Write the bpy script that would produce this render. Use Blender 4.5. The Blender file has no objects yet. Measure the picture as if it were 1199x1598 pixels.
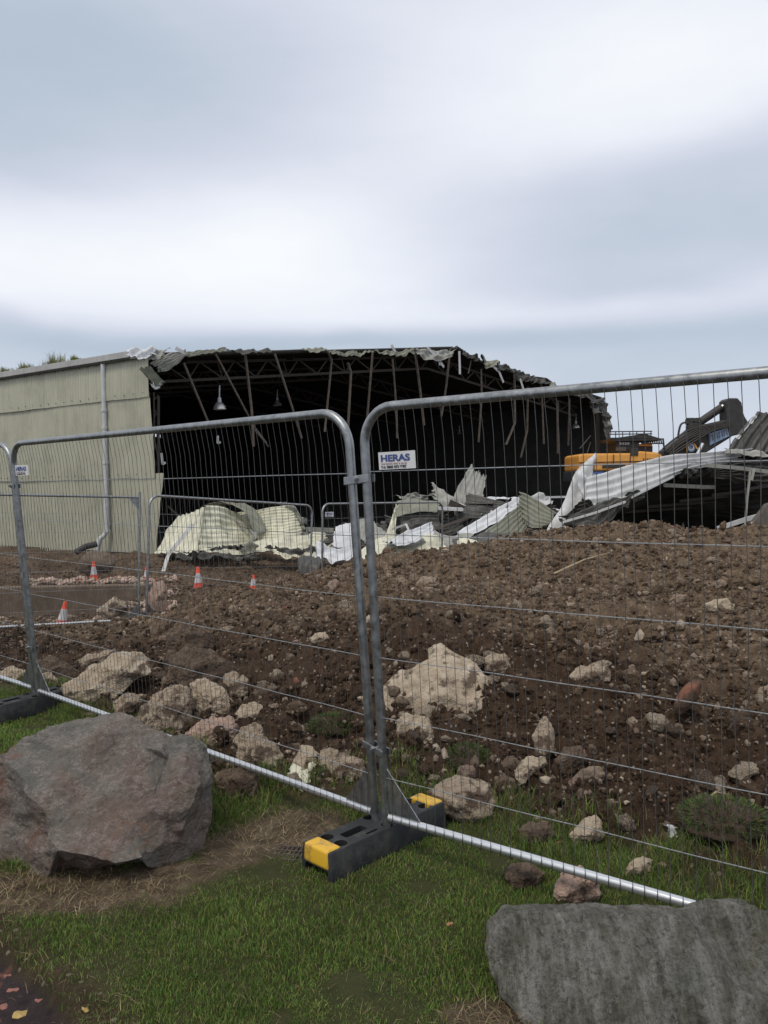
import bpy, bmesh, math
import numpy as np
from mathutils import Matrix, Vector
rad = math.radians
RNG = np.random.default_rng(7)
SC = bpy.context.scene
COL = SC.collection
# ------------------------------------------------------------------ camera, sky, sun, exposure
FPX, EYE = 1260.0, 1.7
_th = math.atan(44 / FPX); _ro = math.atan(0.014)
FW = np.array([0, math.cos(_th), -math.sin(_th)])
_u = np.array([0, math.sin(_th), math.cos(_th)]); _r = np.array([1.0, 0, 0])
RT = math.cos(_ro) * _r - math.sin(_ro) * _u
UP = math.cos(_ro) * _u + math.sin(_ro) * _r
EYEV = np.array([0, 0, EYE])

def ray(px, py):
    return FW + RT * (px - 599.5) / FPX - UP * (py - 799) / FPX
def at(px, py, d):
    v = ray(px, py); return EYEV + v * d / v[1]

cam = bpy.data.cameras.new('camera'); camo = bpy.data.objects.new('camera', cam); COL.objects.link(camo)
M = Matrix(((RT[0], UP[0], -FW[0], 0), (RT[1], UP[1], -FW[1], 0), (RT[2], UP[2], -FW[2], EYE), (0, 0, 0, 1)))
camo.matrix_world = M
cam.sensor_fit = 'VERTICAL'; cam.sensor_height = 36.0; cam.sensor_width = 27.0
cam.lens = 36.0 * FPX / 1598.0
cam.clip_start = 0.05; cam.clip_end = 6000
SC.camera = camo
SUN_EL, SUN_AZ = rad(60), rad(215)      # azimuth measured from +Y towards +X
W = bpy.data.worlds.new('World'); SC.world = W; W.use_nodes = True
def world():
    nt = W.node_tree; nt.nodes.clear(); N = nt.nodes.new; L = nt.links.new
    out = N('ShaderNodeOutputWorld'); bg = N('ShaderNodeBackground'); bg.inputs[1].default_value = 0.1
    L(bg.outputs[0], out.inputs[0])
    sky = N('ShaderNodeTexSky'); sky.sky_type = 'NISHITA'; sky.sun_disc = False
    sky.sun_elevation = SUN_EL; sky.sun_rotation = SUN_AZ
    tc = N('ShaderNodeTexCoord'); nrm = N('ShaderNodeVectorMath'); nrm.operation = 'NORMALIZE'
    L(tc.outputs['Generated'], nrm.inputs[0]); D = nrm.outputs[0]
    sep = N('ShaderNodeSeparateXYZ'); L(D, sep.inputs[0])
    def ramp(fac, pts, interp='EASE'):
        r = N('ShaderNodeValToRGB'); r.color_ramp.interpolation = interp
        e = r.color_ramp.elements
        while len(e) < len(pts): e.new(0.5)
        for k, (p, c) in enumerate(pts):
            e[k].position = p; e[k].color = c if len(c) == 4 else (*c, 1)
        L(fac, r.inputs[0]); return r.outputs[0]
    def math_(op, a, b):
        m = N('ShaderNodeMath'); m.operation = op
        for i, v in ((0, a), (1, b)):
            if hasattr(v, 'links') or hasattr(v, 'node'): L(v, m.inputs[i])
            else: m.inputs[i].default_value = v
        return m.outputs[0]
    g = lambda v: (v, v, v)
    s = lambda y: math.sin(math.atan((755 - y) / FPX))
    # cloud brightness with elevation
    base = ramp(sep.outputs[2], [(0.0, g(.54)), (s(700), g(.52)), (s(590), g(.50)), (s(535), g(.46)), (s(500), g(.76)), (s(425), g(.90)), (s(260), g(.75)), (s(60), g(.70)), (.7, g(.71))], 'B_SPLINE')
    cur = base
    def blob(az, y, wx, wy, amt):
        nonlocal cur
        a = math.atan((az - 599.5) / FPX); el = math.atan((755 - y) / FPX)
        sub = N('ShaderNodeVectorMath'); sub.operation = 'SUBTRACT'; L(warp, sub.inputs[0])
        sub.inputs[1].default_value = (math.sin(a) * math.cos(el), math.cos(a) * math.cos(el), math.sin(el))
        mul = N('ShaderNodeVectorMath'); mul.operation = 'MULTIPLY'; L(sub.outputs[0], mul.inputs[0])
        mul.inputs[1].default_value = (FPX / wx, FPX / wx * .6, FPX / wy)
        ln = N('ShaderNodeVectorMath'); ln.operation = 'LENGTH'; L(mul.outputs[0], ln.inputs[0])
        mr = N('ShaderNodeMapRange'); mr.interpolation_type = 'SMOOTHERSTEP'
        mr.inputs[1].default_value = 0; mr.inputs[2].default_value = 1; mr.inputs[3].default_value = amt; mr.inputs[4].default_value = 0
        L(ln.outputs[1], mr.inputs[0]); cur = math_('ADD', cur, mr.outputs[0])
    nz = N('ShaderNodeTexNoise'); nz.inputs['Scale'].default_value = 2.2; nz.inputs['Detail'].default_value = 5; nz.inputs['Roughness'].default_value = .5
    mp = N('ShaderNodeMapping'); mp.inputs['Scale'].default_value = (1, 1, 3.2); mp.inputs['Location'].default_value = (3.1, 1.7, .4); L(D, mp.inputs[0]); L(mp.outputs[0], nz.inputs['Vector'])
    ws = N('ShaderNodeVectorMath'); ws.operation = 'SUBTRACT'; L(nz.outputs['Color'], ws.inputs[0]); ws.inputs[1].default_value = (.5, .5, .5)
    wm = N('ShaderNodeVectorMath'); wm.operation = 'SCALE'; wm.inputs['Scale'].default_value = .09; L(ws.outputs[0], wm.inputs[0])
    wa = N('ShaderNodeVectorMath'); wa.operation = 'ADD'; L(D, wa.inputs[0]); L(wm.outputs[0], wa.inputs[1]); warp = wa.outputs[0]
    blob(-120, 195, 820, 230, -.34); blob(1260, 400, 820, 190, -.38); blob(820, 380, 420, 190, -.05)
    blob(400, 430, 760, 150, .05); blob(1050, 150, 500, 220, .14); blob(1050, 492, 620, 50, .12)
    blob(330, 60, 420, 140, -.07); blob(430, 534, 760, 38, -.16); blob(0, 500, 80, 40, -.12)
    n2 = N('ShaderNodeTexNoise'); n2.inputs['Scale'].default_value = 3.0; n2.inputs['Detail'].default_value = 9; n2.inputs['Roughness'].default_value = .58
    m2 = N('ShaderNodeMapping'); m2.inputs['Scale'].default_value = (1, 1, 3.2); L(D, m2.inputs[0]); L(m2.outputs[0], n2.inputs['Vector'])
    v = math_('SUBTRACT', n2.outputs[0], .5); v = math_('MULTIPLY', v, .22); cur = math_('ADD', cur, v)
    colr = ramp(cur, [(0.0, (.27, .33, .44)), (.22, (.35, .41, .51)), (.42, (.46, .53, .62)), (.60, (.62, .65, .745)), (.78, (.77, .80, .87)), (1.0, (.96, .97, .96))], 'LINEAR')
    ten = N('ShaderNodeVectorMath'); ten.operation = 'SCALE'; ten.inputs['Scale'].default_value = 10.3; L(colr, ten.inputs[0])
    mx = N('ShaderNodeMix'); mx.data_type = 'RGBA'; mx.inputs[0].default_value = .93
    L(sky.outputs[0], mx.inputs[6]); L(ten.outputs[0], mx.inputs[7]); L(mx.outputs[2], bg.inputs[0])
world()
sun = bpy.data.lights.new('sun', 'SUN'); sun.energy = 1.45; sun.angle = rad(16); sun.color = (1, .91, .78)
suno = bpy.data.objects.new('sun', sun); COL.objects.link(suno)
sd = Vector((math.sin(SUN_AZ) * math.cos(SUN_EL), math.cos(SUN_AZ) * math.cos(SUN_EL), math.sin(SUN_EL)))
suno.rotation_euler = sd.to_track_quat('Z', 'Y').to_euler(); suno.location = (0, 0, 30)
SC.view_settings.view_transform = 'Standard'; SC.view_settings.look = 'None'
SC.view_settings.exposure = 0.13; SC.view_settings.gamma = 1.0; SC.view_settings.use_curve_mapping = False
SC.cycles.max_bounces = 6; SC.cycles.diffuse_bounces = 3

# ------------------------------------------------------------------ helpers
def tag(o, label=None, cat=None, group=None, kind=None):
    if label: o['label'] = label
    if cat: o['category'] = cat
    if group: o['group'] = group
    if kind: o['kind'] = kind
    return o
def empty(name, loc=(0, 0, 0), label=None, cat=None, group=None, mat=None):
    o = bpy.data.objects.new(name, None); COL.objects.link(o)
    o.empty_display_size = .1
    if mat is not None: o.matrix_world = mat
    else: o.location = [float(c) for c in loc]
    return tag(o, label, cat, group)
def mesh_np(name, V, Fs, mats, parent=None, smooth=False, midx=None, attrs=None, loc=None):
    """V (n,3); Fs (m,k) array or list of arrays of equal-length faces."""
    V = np.asarray(V, float)
    if not isinstance(Fs, list): Fs = [Fs]
    Fs = [np.asarray(f, np.int32) for f in Fs if len(f)]
    if loc is not None: V = V - np.asarray(loc)
    me = bpy.data.meshes.new(name)
    me.vertices.add(len(V)); me.vertices.foreach_set('co', V.astype(np.float32).ravel())
    idx = np.concatenate([f.ravel() for f in Fs]); tot = np.concatenate([np.full(len(f), f.shape[1]) for f in Fs])
    st = np.concatenate([[0], np.cumsum(tot)[:-1]])
    me.loops.add(len(idx)); me.loops.foreach_set('vertex_index', idx.astype(np.int32))
    me.polygons.add(len(tot)); me.polygons.foreach_set('loop_start', st.astype(np.int32)); me.polygons.foreach_set('loop_total', tot.astype(np.int32))
    if not isinstance(mats, (list, tuple)): mats = [mats]
    for m in mats: me.materials.append(m)
    if midx is not None: me.polygons.foreach_set('material_index', np.asarray(midx, np.int32))
    me.polygons.foreach_set('use_smooth', np.full(len(tot), smooth))
    for k, a in (attrs or {}).items():
        at_ = me.attributes.new(k, 'FLOAT', 'POINT'); at_.data.foreach_set('value', np.asarray(a, np.float32))
    me.update(calc_edges=True); me.validate()
    o = bpy.data.objects.new(name, me); COL.objects.link(o)
    if parent is not None: o.parent = parent
    if loc is not None: o.location = [float(c) for c in loc]
    return o
def unit(v):
    v = np.asarray(v, float); return v / (np.linalg.norm(v) + 1e-12)
class MB:
    def __init__(s): s.V = []; s.F = []; s.n = 0
    def add(s, V, F):
        V = np.asarray(V, float); s.V.append(V)
        for f in F: s.F.append([int(i) + s.n for i in f])
        s.n += len(V); return s
    def box(s, c, size, X=(1, 0, 0), Y=(0, 1, 0), Z=(0, 0, 1), top=1.0):
        c = np.asarray(c, float); X, Y, Z = [np.asarray(a, float) for a in (X, Y, Z)]
        hx, hy, hz = [k / 2 for k in size]; P = []
        for z in (-1, 1):
            k = top if z > 0 else 1
            for x, y in ((-1, -1), (1, -1), (1, 1), (-1, 1)): P.append(c + X * hx * x * k + Y * hy * y * k + Z * hz * z)
        return s.add(P, [(3, 2, 1, 0), (4, 5, 6, 7), (0, 1, 5, 4), (1, 2, 6, 5), (2, 3, 7, 6), (3, 0, 4, 7)])
    def bar(s, a, b, w, h, up=(0, 0, 1)):
        a = np.asarray(a, float); b = np.asarray(b, float); Z = unit(b - a)
        X = np.cross(up, Z)
        if np.linalg.norm(X) < 1e-3: X = np.cross((0, 1, 0), Z)
        X = unit(X); Y = np.cross(Z, X)
        return s.box((a + b) / 2, (w, h, np.linalg.norm(b - a)), X, Y, Z)
    def tube(s, pts, r, n=10, cap=True):
        pts = [np.asarray(p, float) for p in pts]; m = len(pts)
        rr = r if hasattr(r, '__len__') else [r] * m
        T = [unit(pts[min(i + 1, m - 1)] - pts[max(i - 1, 0)]) for i in range(m)]
        ref = np.array([0, 0, 1.0]) if abs(T[0][2]) < .9 else np.array([1.0, 0, 0])
        X = unit(np.cross(ref, T[0])); V = []; F = []
        for i in range(m):
            X = unit(X - T[i] * (X @ T[i])); Y = np.cross(T[i], X)
            for k in range(n):
                a = 2 * math.pi * k / n; V.append(pts[i] + rr[i] * (math.cos(a) * X + math.sin(a) * Y))
        for i in range(m - 1):
            for k in range(n):
                k2 = (k + 1) % n; F.append((i * n + k, i * n + k2, (i + 1) * n + k2, (i + 1) * n + k))
        if cap: F.append(tuple(range(n))[::-1]); F.append(tuple((m - 1) * n + k for k in range(n)))
        return s.add(V, F)
    def prism(s, poly, a, b):
        """poly: list of 3D pts; extruded by vectors a..b"""
        P = np.asarray(poly, float); n = len(P); a = np.asarray(a, float); b = np.asarray(b, float)
        F = [tuple(range(n)), tuple(range(2 * n - 1, n - 1, -1))] + [(k, (k + 1) % n + 0, (k + 1) % n + n, k + n)[::-1] for k in range(n)]
        return s.add(np.concatenate([P + a, P + b]), F)
    def lathe(s, prof, c, n=20, Z=(0, 0, 1)):
        Z = unit(Z); X = unit(np.cross(Z, (0.1, 1, 0.03))); Y = np.cross(Z, X); V = []; F = []; m = len(prof)
        for r, z in prof:
            for k in range(n):
                a = 2 * math.pi * k / n; V.append(np.asarray(c) + Z * z + r * (math.cos(a) * X + math.sin(a) * Y))
        for i in range(m - 1):
            for k in range(n):
                k2 = (k + 1) % n; F.append((i * n + k, i * n + k2, (i + 1) * n + k2, (i + 1) * n + k))
        return s.add(V, F)
    def build(s, name, mat, parent=None, smooth=False, bevel=0, loc=None, seg=2):
        V = np.concatenate(s.V); g = {}
        for f in s.F: g.setdefault(len(f), []).append(f)
        o = mesh_np(name, V, [np.array(v) for v in g.values()], mat, parent, smooth, loc=loc)
        bm = bmesh.new(); bm.from_mesh(o.data); bmesh.ops.recalc_face_normals(bm, faces=bm.faces)
        if bevel:
            bmesh.ops.bevel(bm, geom=[e for e in bm.edges if e.is_manifold and e.calc_face_angle(0) > .5], offset=bevel, segments=seg, affect='EDGES', profile=.6)
        bm.to_mesh(o.data); bm.free()
        return o
def auto_smooth(o, ang=40):
    me = o.data
    me.polygons.foreach_set('use_smooth', np.ones(len(me.polygons), bool))
    bm = bmesh.new(); bm.from_mesh(me)
    for e in bm.edges: e.smooth = not (e.is_manifold and e.calc_face_angle(0) > rad(ang))
    bm.to_mesh(me); bm.free(); return o
def copy_tree(o, parent=None):
    c = o.copy(); COL.objects.link(c)
    if parent is not None: c.parent = parent
    for ch in list(o.children): copy_tree(ch, c)
    return c

# ---- numpy noise
def _h(i, j, k, s):
    n = (i.astype(np.int64) * 374761393 + j.astype(np.int64) * 668265263 + k.astype(np.int64) * 2147483647 + s * 974634777) & 0xffffffff
    n = ((n ^ (n >> 13)) * 1274126177) & 0xffffffff
    n = ((n ^ (n >> 15)) * 2246822519) & 0xffffffff
    return ((n ^ (n >> 16)) & 0xffffff) / float(0xffffff)
def vnoise(P, s=0):
    Fl = np.floor(P); I = Fl.astype(np.int64); f = P - Fl; f = f * f * f * (f * (f * 6 - 15) + 10); r = 0
    for a in (0, 1):
        for b in (0, 1):
            for c in (0, 1):
                w = (f[:, 0] if a else 1 - f[:, 0]) * (f[:, 1] if b else 1 - f[:, 1]) * (f[:, 2] if c else 1 - f[:, 2])
                r = r + w * _h(I[:, 0] + a, I[:, 1] + b, I[:, 2] + c, s)
    return r * 2 - 1
def fbm(P, octv=4, s=0, gain=.5, lac=2.03):
    r = 0; a = 1; t = 0
    for o in range(octv):
        r = r + a * vnoise(P + 17.3 * o, s + o); t += a; a *= gain; P = P * lac
    return r / t
def worley(x, y, s=0):
    """2D F1, F2 and cell value"""
    I = np.floor(x).astype(np.int64); J = np.floor(y).astype(np.int64); Z0 = np.zeros_like(I)
    d1 = np.full(x.shape, 9.0); d2 = np.full(x.shape, 9.0); cv = np.zeros(x.shape)
    for a in (-1, 0, 1):
        for b in (-1, 0, 1):
            i = I + a; j = J + b
            dx = i + _h(i, j, Z0, s) - x; dy = j + _h(i, j, Z0 + 1, s) - y; d = np.sqrt(dx * dx + dy * dy)
            n = d < d1; d2 = np.where(n, d1, np.minimum(d2, d)); cv = np.where(n, _h(i, j, Z0 + 2, s), cv); d1 = np.where(n, d, d1)
    return d1, d2, cv
def sstep(a, b, x):
    t = np.clip((x - a) / (b - a), 0, 1); return t * t * (3 - 2 * t)

# ------------------------------------------------------------------ materials
def new_mat(name):
    m = bpy.data.materials.new(name); m.use_nodes = True; nt = m.node_tree
    b = nt.nodes['Principled BSDF']; return m, nt, b
class NB:
    """small node-building helper"""
    def __init__(s, name, rough=.7, metal=0.0, spec=.5):
        s.m, s.nt, s.b = new_mat(name); s.b.inputs['Roughness'].default_value = rough; s.b.inputs['Metallic'].default_value = metal
        s.b.inputs['Specular IOR Level'].default_value = spec
        s.tc = s.nt.nodes.new('ShaderNodeTexCoord'); s.L = s.nt.links.new
    def vec(s, src='Object', scale=(1, 1, 1), rot=(0, 0, 0)):
        mp = s.nt.nodes.new('ShaderNodeMapping'); mp.inputs['Scale'].default_value = scale; mp.inputs['Rotation'].default_value = rot
        if src == 'Position':
            g = s.nt.nodes.new('ShaderNodeNewGeometry'); s.L(g.outputs['Position'], mp.inputs[0])
        else: s.L(s.tc.outputs[src], mp.inputs[0])
        return mp.outputs[0]
    def noise(s, vec, scale=5, detail=5, rough=.55, out='Fac', dist=0):
        n = s.nt.nodes.new('ShaderNodeTexNoise'); n.inputs['Scale'].default_value = scale; n.inputs['Detail'].default_value = detail
        n.inputs['Roughness'].default_value = rough; n.inputs['Distortion'].default_value = dist; s.L(vec, n.inputs['Vector']); return n.outputs[out]
    def vor(s, vec, scale=5, feature='F1', out='Distance'):
        n = s.nt.nodes.new('ShaderNodeTexVoronoi'); n.feature = feature; n.inputs['Scale'].default_value = scale; s.L(vec, n.inputs['Vector']); return n.outputs[out]
    def attr(s, name):
        a = s.nt.nodes.new('ShaderNodeAttribute'); a.attribute_name = name; return a.outputs['Fac']
    def ramp(s, fac, pts):
        r = s.nt.nodes.new('ShaderNodeValToRGB'); e = r.color_ramp.elements
        while len(e) < len(pts): e.new(.5)
        for k, (p, c) in enumerate(pts):
            e[k].position = p; e[k].color = (c, c, c, 1) if not hasattr(c, '__len__') else (*c, 1)
        s.L(fac, r.inputs[0]); return r.outputs[0]
    def mix(s, f, a, b, mode='MIX'):
        x = s.nt.nodes.new('ShaderNodeMix'); x.data_type = 'RGBA'; x.blend_type = mode
        for i, v in ((0, f), (6, a), (7, b)):
            if hasattr(v, 'node'): s.L(v, x.inputs[i])
            else: x.inputs[i].default_value = v if i == 0 else (*v, 1)
        return x.outputs[2]
    def mth(s, op, a, b=0.0):
        m = s.nt.nodes.new('ShaderNodeMath'); m.operation = op
        for i, v in ((0, a), (1, b)):
            if hasattr(v, 'node'): s.L(v, m.inputs[i])
            else: m.inputs[i].default_value = v
        return m.outputs[0]
    def color(s, c):
        if hasattr(c, 'node'): s.L(c, s.b.inputs['Base Color'])
        else: s.b.inputs['Base Color'].default_value = (*c, 1)
        return s
    def rough(s, r): s.L(r, s.b.inputs['Roughness']); return s
    def bump(s, h, strength=.5, dist=.02):
        b = s.nt.nodes.new('ShaderNodeBump'); b.inputs['Strength'].default_value = strength; b.inputs['Distance'].default_value = dist
        s.L(h, b.inputs['Height']); s.L(b.outputs[0], s.b.inputs['Normal']); return s

def M_simple(name, col, rough=.6, metal=0, var=.25, scale=8, bump=.15, bd=.005, spec=.5):
    n = NB(name, rough, metal, spec); v = n.vec()
    f = n.noise(v, scale, 6, .6); d = tuple(c * (1 - var) for c in col); l = tuple(min(1, c * (1 + var)) for c in col)
    n.color(n.ramp(f, [(.3, d), (.7, l)])).bump(n.noise(v, scale * 6, 4), bump, bd)
    n.rough(n.ramp(f, [(.3, max(0.05, rough - .1)), (.7, min(1, rough + .1))])); return n.m

def M_ground():
    n = NB('ground_material', .95, spec=.2); P = n.vec('Position')
    soil = n.attr('soil'); pale = n.attr('pale'); straw = n.attr('straw'); path = n.attr('path')
    a = n.noise(P, 1.3, 8, .62); b = n.noise(P, 9, 8, .68); c = n.noise(P, 46, 6, .7)
    dark = n.ramp(b, [(.30, (.024, .0145, .009)), (.55, (.062, .038, .023)), (.78, (.13, .086, .054))])
    lite = n.ramp(b, [(.28, (.052, .034, .022)), (.5, (.125, .087, .056)), (.74, (.25, .19, .13))])
    pm = n.mth('ADD', pale, n.mth('MULTIPLY', n.mth('SUBTRACT', a, .5), 1.3))
    col = n.mix(n.ramp(pm, [(.30, 0.0), (.72, 1.0)]), dark, lite)
    col = n.mix(n.ramp(c, [(.58, 0.0), (.74, .65)]), col, (.26, .20, .145))
    vo = n.vor(P, 34, out='Color'); sp = n.nt.nodes.new('ShaderNodeSeparateColor'); n.L(vo, sp.inputs[0])
    vd = n.vor(P, 34)
    spk = n.mth('MULTIPLY', n.ramp(sp.outputs[0], [(.84, 0.0), (.88, 1.0)]), n.ramp(vd, [(.28, 1.0), (.38, 0.0)]))
    col = n.mix(n.mth('MULTIPLY', spk, .75), col, (.36, .31, .25))
    lawn = n.ramp(b, [(.3, (.034, .040, .013)), (.7, (.070, .070, .026))])
    strawc = n.ramp(b, [(.3, (.05, .036, .022)), (.55, (.12, .09, .058)), (.75, (.26, .21, .15))])
    pathc = n.ramp(b, [(.3, (.030, .021, .022)), (.7, (.062, .045, .045))])
    ch = n.noise(P, 7.5, 3, .5); pathc = n.mix(n.ramp(ch, [(.60, 0.0), (.66, .8)]), pathc, (.23, .10, .075))
    col2 = n.mix(straw, lawn, strawc); col2 = n.mix(path, col2, pathc); n.color(n.mix(soil, col2, col))
    h = n.mth('ADD', n.mth('MULTIPLY', b, .6), n.mth('MULTIPLY', c, .5)); n.bump(h, 1.0, .045); return n.m

def M_rock(name, c1, c2, c3, scale=3.0, mud=None, bump=.8, mlo=.47):
    n = NB(name, .9, spec=.25); v = n.vec()
    a = n.noise(v, scale, 9, .68, dist=.4); b = n.noise(v, scale * 7, 8, .7); w = n.vor(v, scale * 9)
    col = n.ramp(a, [(.3, c1), (.5, c2), (.72, c3)])
    col = n.mix(n.ramp(b, [(.55, 0.0), (.75, .5)]), col, tuple(min(.6, k * 1.35) for k in c3))
    col = n.mix(n.ramp(b, [(.26, .75), (.42, 0.0)]), col, tuple(k * .35 for k in c1))
    if mud:
        g = n.noise(v, scale * .9, 8, .66)
        col = n.mix(n.ramp(g, [(mlo, 0.0), (mlo + .09, .95)]), col, mud)
    n.color(col); h = n.mth('ADD', n.mth('MULTIPLY', b, .6), n.mth('MULTIPLY', w, -.4)); n.bump(h, bump, .02); return n.m

def M_boulder_red():
    n = NB('red_grey_boulder_rock', .85, spec=.3); v = n.vec(); vs = n.vec(scale=(1, 1, 1), rot=(.5, .4, .6))
    a = n.noise(v, 2.1, 8, .62, dist=.5); b = n.noise(v, 16, 9, .72); c = n.noise(vs, 55, 6, .7)
    col = n.ramp(a, [(.30, (.105, .108, .096)), (.44, (.180, .168, .145)), (.54, (.185, .142, .118)), (.70, (.195, .138, .112))])
    vein = n.noise(n.vec(scale=(1, 1, 2.2), rot=(.3, .9, .2)), 7.5, 10, .78, dist=.35)
    vm = n.ramp(n.mth('ABSOLUTE', n.mth('SUBTRACT', vein, .52)), [(0.0, .85), (.022, 0.0)])
    col = n.mix(n.mth('MULTIPLY', vm, n.ramp(b, [(.40, 0.0), (.55, 1.0)])), col, (.42, .36, .33))
    col = n.mix(n.ramp(b, [(.55, 0.0), (.72, .55)]), col, (.25, .21, .185))
    col = n.mix(n.ramp(c, [(.30, .6), (.45, 0.0)]), col, (.022, .018, .016))
    och = n.noise(v, 1.35, 5, .6, dist=1.0); col = n.mix(n.ramp(n.mth('ABSOLUTE', n.mth('SUBTRACT', och, .585)), [(0.0, .6), (.014, 0.0)]), col, (.22, .10, .055))
    moss = n.noise(v, 3.2, 6, .6); col = n.mix(n.ramp(moss, [(.60, 0.0), (.72, .5)]), col, (.07, .068, .038))
    n.color(col); n.bump(n.mth('ADD', b, n.mth('MULTIPLY', c, .4)), 1.0, .04); return n.m
def M_boulder_grey():
    n = NB('banded_grey_boulder_rock', .85, spec=.3); v = n.vec()
    band = n.noise(n.vec(scale=(11, 3.0, 1.6), rot=(0, rad(24), 0)), 2.0, 10, .74, dist=.15); g2 = n.noise(v, 60, 5, .8)
    a = n.noise(v, 3, 7, .6); b = n.noise(v, 26, 8, .72); c = n.noise(v, 90, 4, .7)
    col = n.ramp(band, [(.36, (.080, .078, .060)), (.5, (.180, .176, .142)), (.62, (.34, .335, .30))]); col = n.mix(n.ramp(g2, [(.38, .7), (.5, 0.0)]), col, (.05, .048, .036))
    col = n.mix(n.ramp(a, [(.55, 0.0), (.75, .55)]), col, (.15, .16, .165))
    col = n.mix(n.ramp(b, [(.52, 0.0), (.66, .7)]), col, (.27, .27, .245))
    col = n.mix(n.ramp(b, [(.28, .6), (.42, 0.0)]), col, (.025, .024, .02))
    lich = n.noise(v, 4.5, 6, .65); col = n.mix(n.ramp(lich, [(.62, 0.0), (.72, .55)]), col, (.12, .11, .05))
    vein = n.noise(v, 2.2, 9, .7, dist=.5); vm = n.ramp(n.mth('ABSOLUTE', n.mth('SUBTRACT', vein, .47)), [(0.0, .6), (.012, 0.0)])
    col = n.mix(vm, col, (.32, .31, .29))
    n.color(col); n.bump(n.mth('ADD', n.mth('ADD', b, n.mth('MULTIPLY', c, .4)), n.mth('MULTIPLY', band, 1.2)), 1.0, .04); return n.m

def M_sheet(name, base, stain, amt=.5, rust=.0, rough=.5, streak=(4, 4, .35)):
    n = NB(name, rough, 0, .4); P = n.vec('Position')
    s1 = n.noise(n.vec('Position', scale=streak), 1.6, 7, .65); s2 = n.noise(P, 1.1, 7, .62); s3 = n.noise(P, 9, 6, .7)
    col = n.mix(n.ramp(s1, [(.40, 0.0), (.72, amt)]), base, stain)
    col = n.mix(n.ramp(s2, [(.48, 0.0), (.75, amt)]), col, tuple(k * .8 for k in stain))
    col = n.mix(n.ramp(s3, [(.62, 0.0), (.78, .5)]), col, tuple(k * .45 for k in stain))
    if rust: col = n.mix(n.ramp(n.noise(P, 5, 6, .7), [(.6, 0.0), (.75, rust)]), col, (.12, .07, .04))
    n.color(col); n.bump(s3, .2, .01); return n.m

M_galv = NB('galvanised_steel', .36, .85, .5)
_v = M_galv.vec(); _f = M_galv.noise(_v, 30, 5, .6)
M_galv.color(M_galv.ramp(_f, [(.3, (.20, .21, .21)), (.7, (.36, .375, .38))])).rough(M_galv.ramp(_f, [(.3, .27), (.7, .48)])); M_galv = M_galv.m
M_rail = NB('highlit_galvanised_rail', .3, .75, .5); M_rail.color((.62, .64, .65)); M_rail.bump(M_rail.noise(M_rail.vec(), 60, 4), .08, .003); M_rail = M_rail.m  # paler than the frame steel: the rail's highlight is put into its colour
M_wire = M_simple('galvanised_wire', (.10, .10, .097), .6, .4, .2, 20)
M_wire_l = M_simple('bright_galvanised_wire', (.36, .37, .37), .4, .7, .2, 20)
M_rubber = NB('black_rubber_block', .75, 0, .35); _v = M_rubber.vec(); _f = M_rubber.noise(_v, 9, 8, .65); _g = M_rubber.noise(_v, 90, 4, .7)
M_rubber.color(M_rubber.mix(M_rubber.ramp(_f, [(.5, 0.0), (.75, .55)]), (.026, .029, .031), (.13, .12, .105))).bump(_g, .35, .004); M_rubber = M_rubber.m
M_hole = M_simple('rubber_recess', (.012, .012, .013), .9)
M_yellow = NB('yellow_plastic', .5); _v = M_yellow.vec(); M_yellow.color(M_yellow.mix(M_yellow.ramp(M_yellow.noise(_v, 22, 7, .7), [(.50, 0.0), (.68, .75)]), (.68, .40, .03), (.22, .15, .07))); M_yellow.bump(M_yellow.noise(_v, 60, 4), .2, .003); M_yellow = M_yellow.m
M_white = M_simple('white_print', (.62, .62, .62), .6, 0, .08, 5)
M_blue = M_simple('blue_print', (.045, .075, .22), .6, 0, .1)
M_black = M_simple('black_print', (.03, .03, .035), .6, 0, .1)
M_red_print = M_simple('faded_red_print', (.35, .20, .20), .6, 0, .1)
M_cone = M_simple('orange_red_cone_plastic', (.58, .060, .026), .6, 0, .45, 9)
M_coneband = M_simple('reflective_white_band', (.50, .49, .50), .6, 0, .35, 9)
M_cream = M_sheet('cream_cladding', (.44, .44, .34), (.27, .27, .215), .5)
M_cream2 = M_sheet('cream_sheet_face', (.66, .65, .50), (.33, .32, .25), .65, .3)
M_greyw = M_sheet('white_grey_sheet_face', (.62, .64, .66), (.34, .35, .35), .5, .15)
M_white_s = M_sheet('white_sheet_face', (.58, .59, .59), (.30, .30, .29), .65, .25)
M_olive = M_sheet('weathered_olive_sheet', (.22, .225, .17), (.11, .115, .09), .7, .35)
M_darks = M_sheet('dark_weathered_sheet', (.075, .073, .064), (.03, .03, .027), .8, .3)
M_greys = M_sheet('dull_grey_sheet', (.30, .30, .27), (.15, .15, .13), .7, .35)
M_inner = M_simple('dark_interior_lining', (.034, .033, .031), .9, 0, .4, 2)  # darker than a real lining: the shed's inner gloom is in the colour
M_under = M_simple('shade_dark_roof_underside', (.020, .019, .017), .9, 0, .45, 2)  # near-black colour carries the shade under the roof, no soot
M_steel = M_simple('old_brown_steel', (.050, .042, .034), .75, .1, .35, 6)
M_steel_l = M_simple('rusty_steel_bar', (.105, .086, .070), .8, .1, .4, 5)
M_gutter = M_sheet('grey_gutter_metal', (.40, .40, .39), (.24, .24, .23), .5, .1)
M_pipe = M_simple('light_grey_pipe_plastic', (.47, .49, .50), .5, 0, .15, 5)
M_lamp = M_simple('lamp_reflector_metal', (.55, .56, .54), .3, .7, .15, 8)
M_orange = M_sheet('orange_digger_paint', (.80, .38, .08), (.50, .24, .06), .4, .2)
M_dig = M_simple('grimy_black_steel', (.040, .038, .035), .6, .2, .4, 4)
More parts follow.
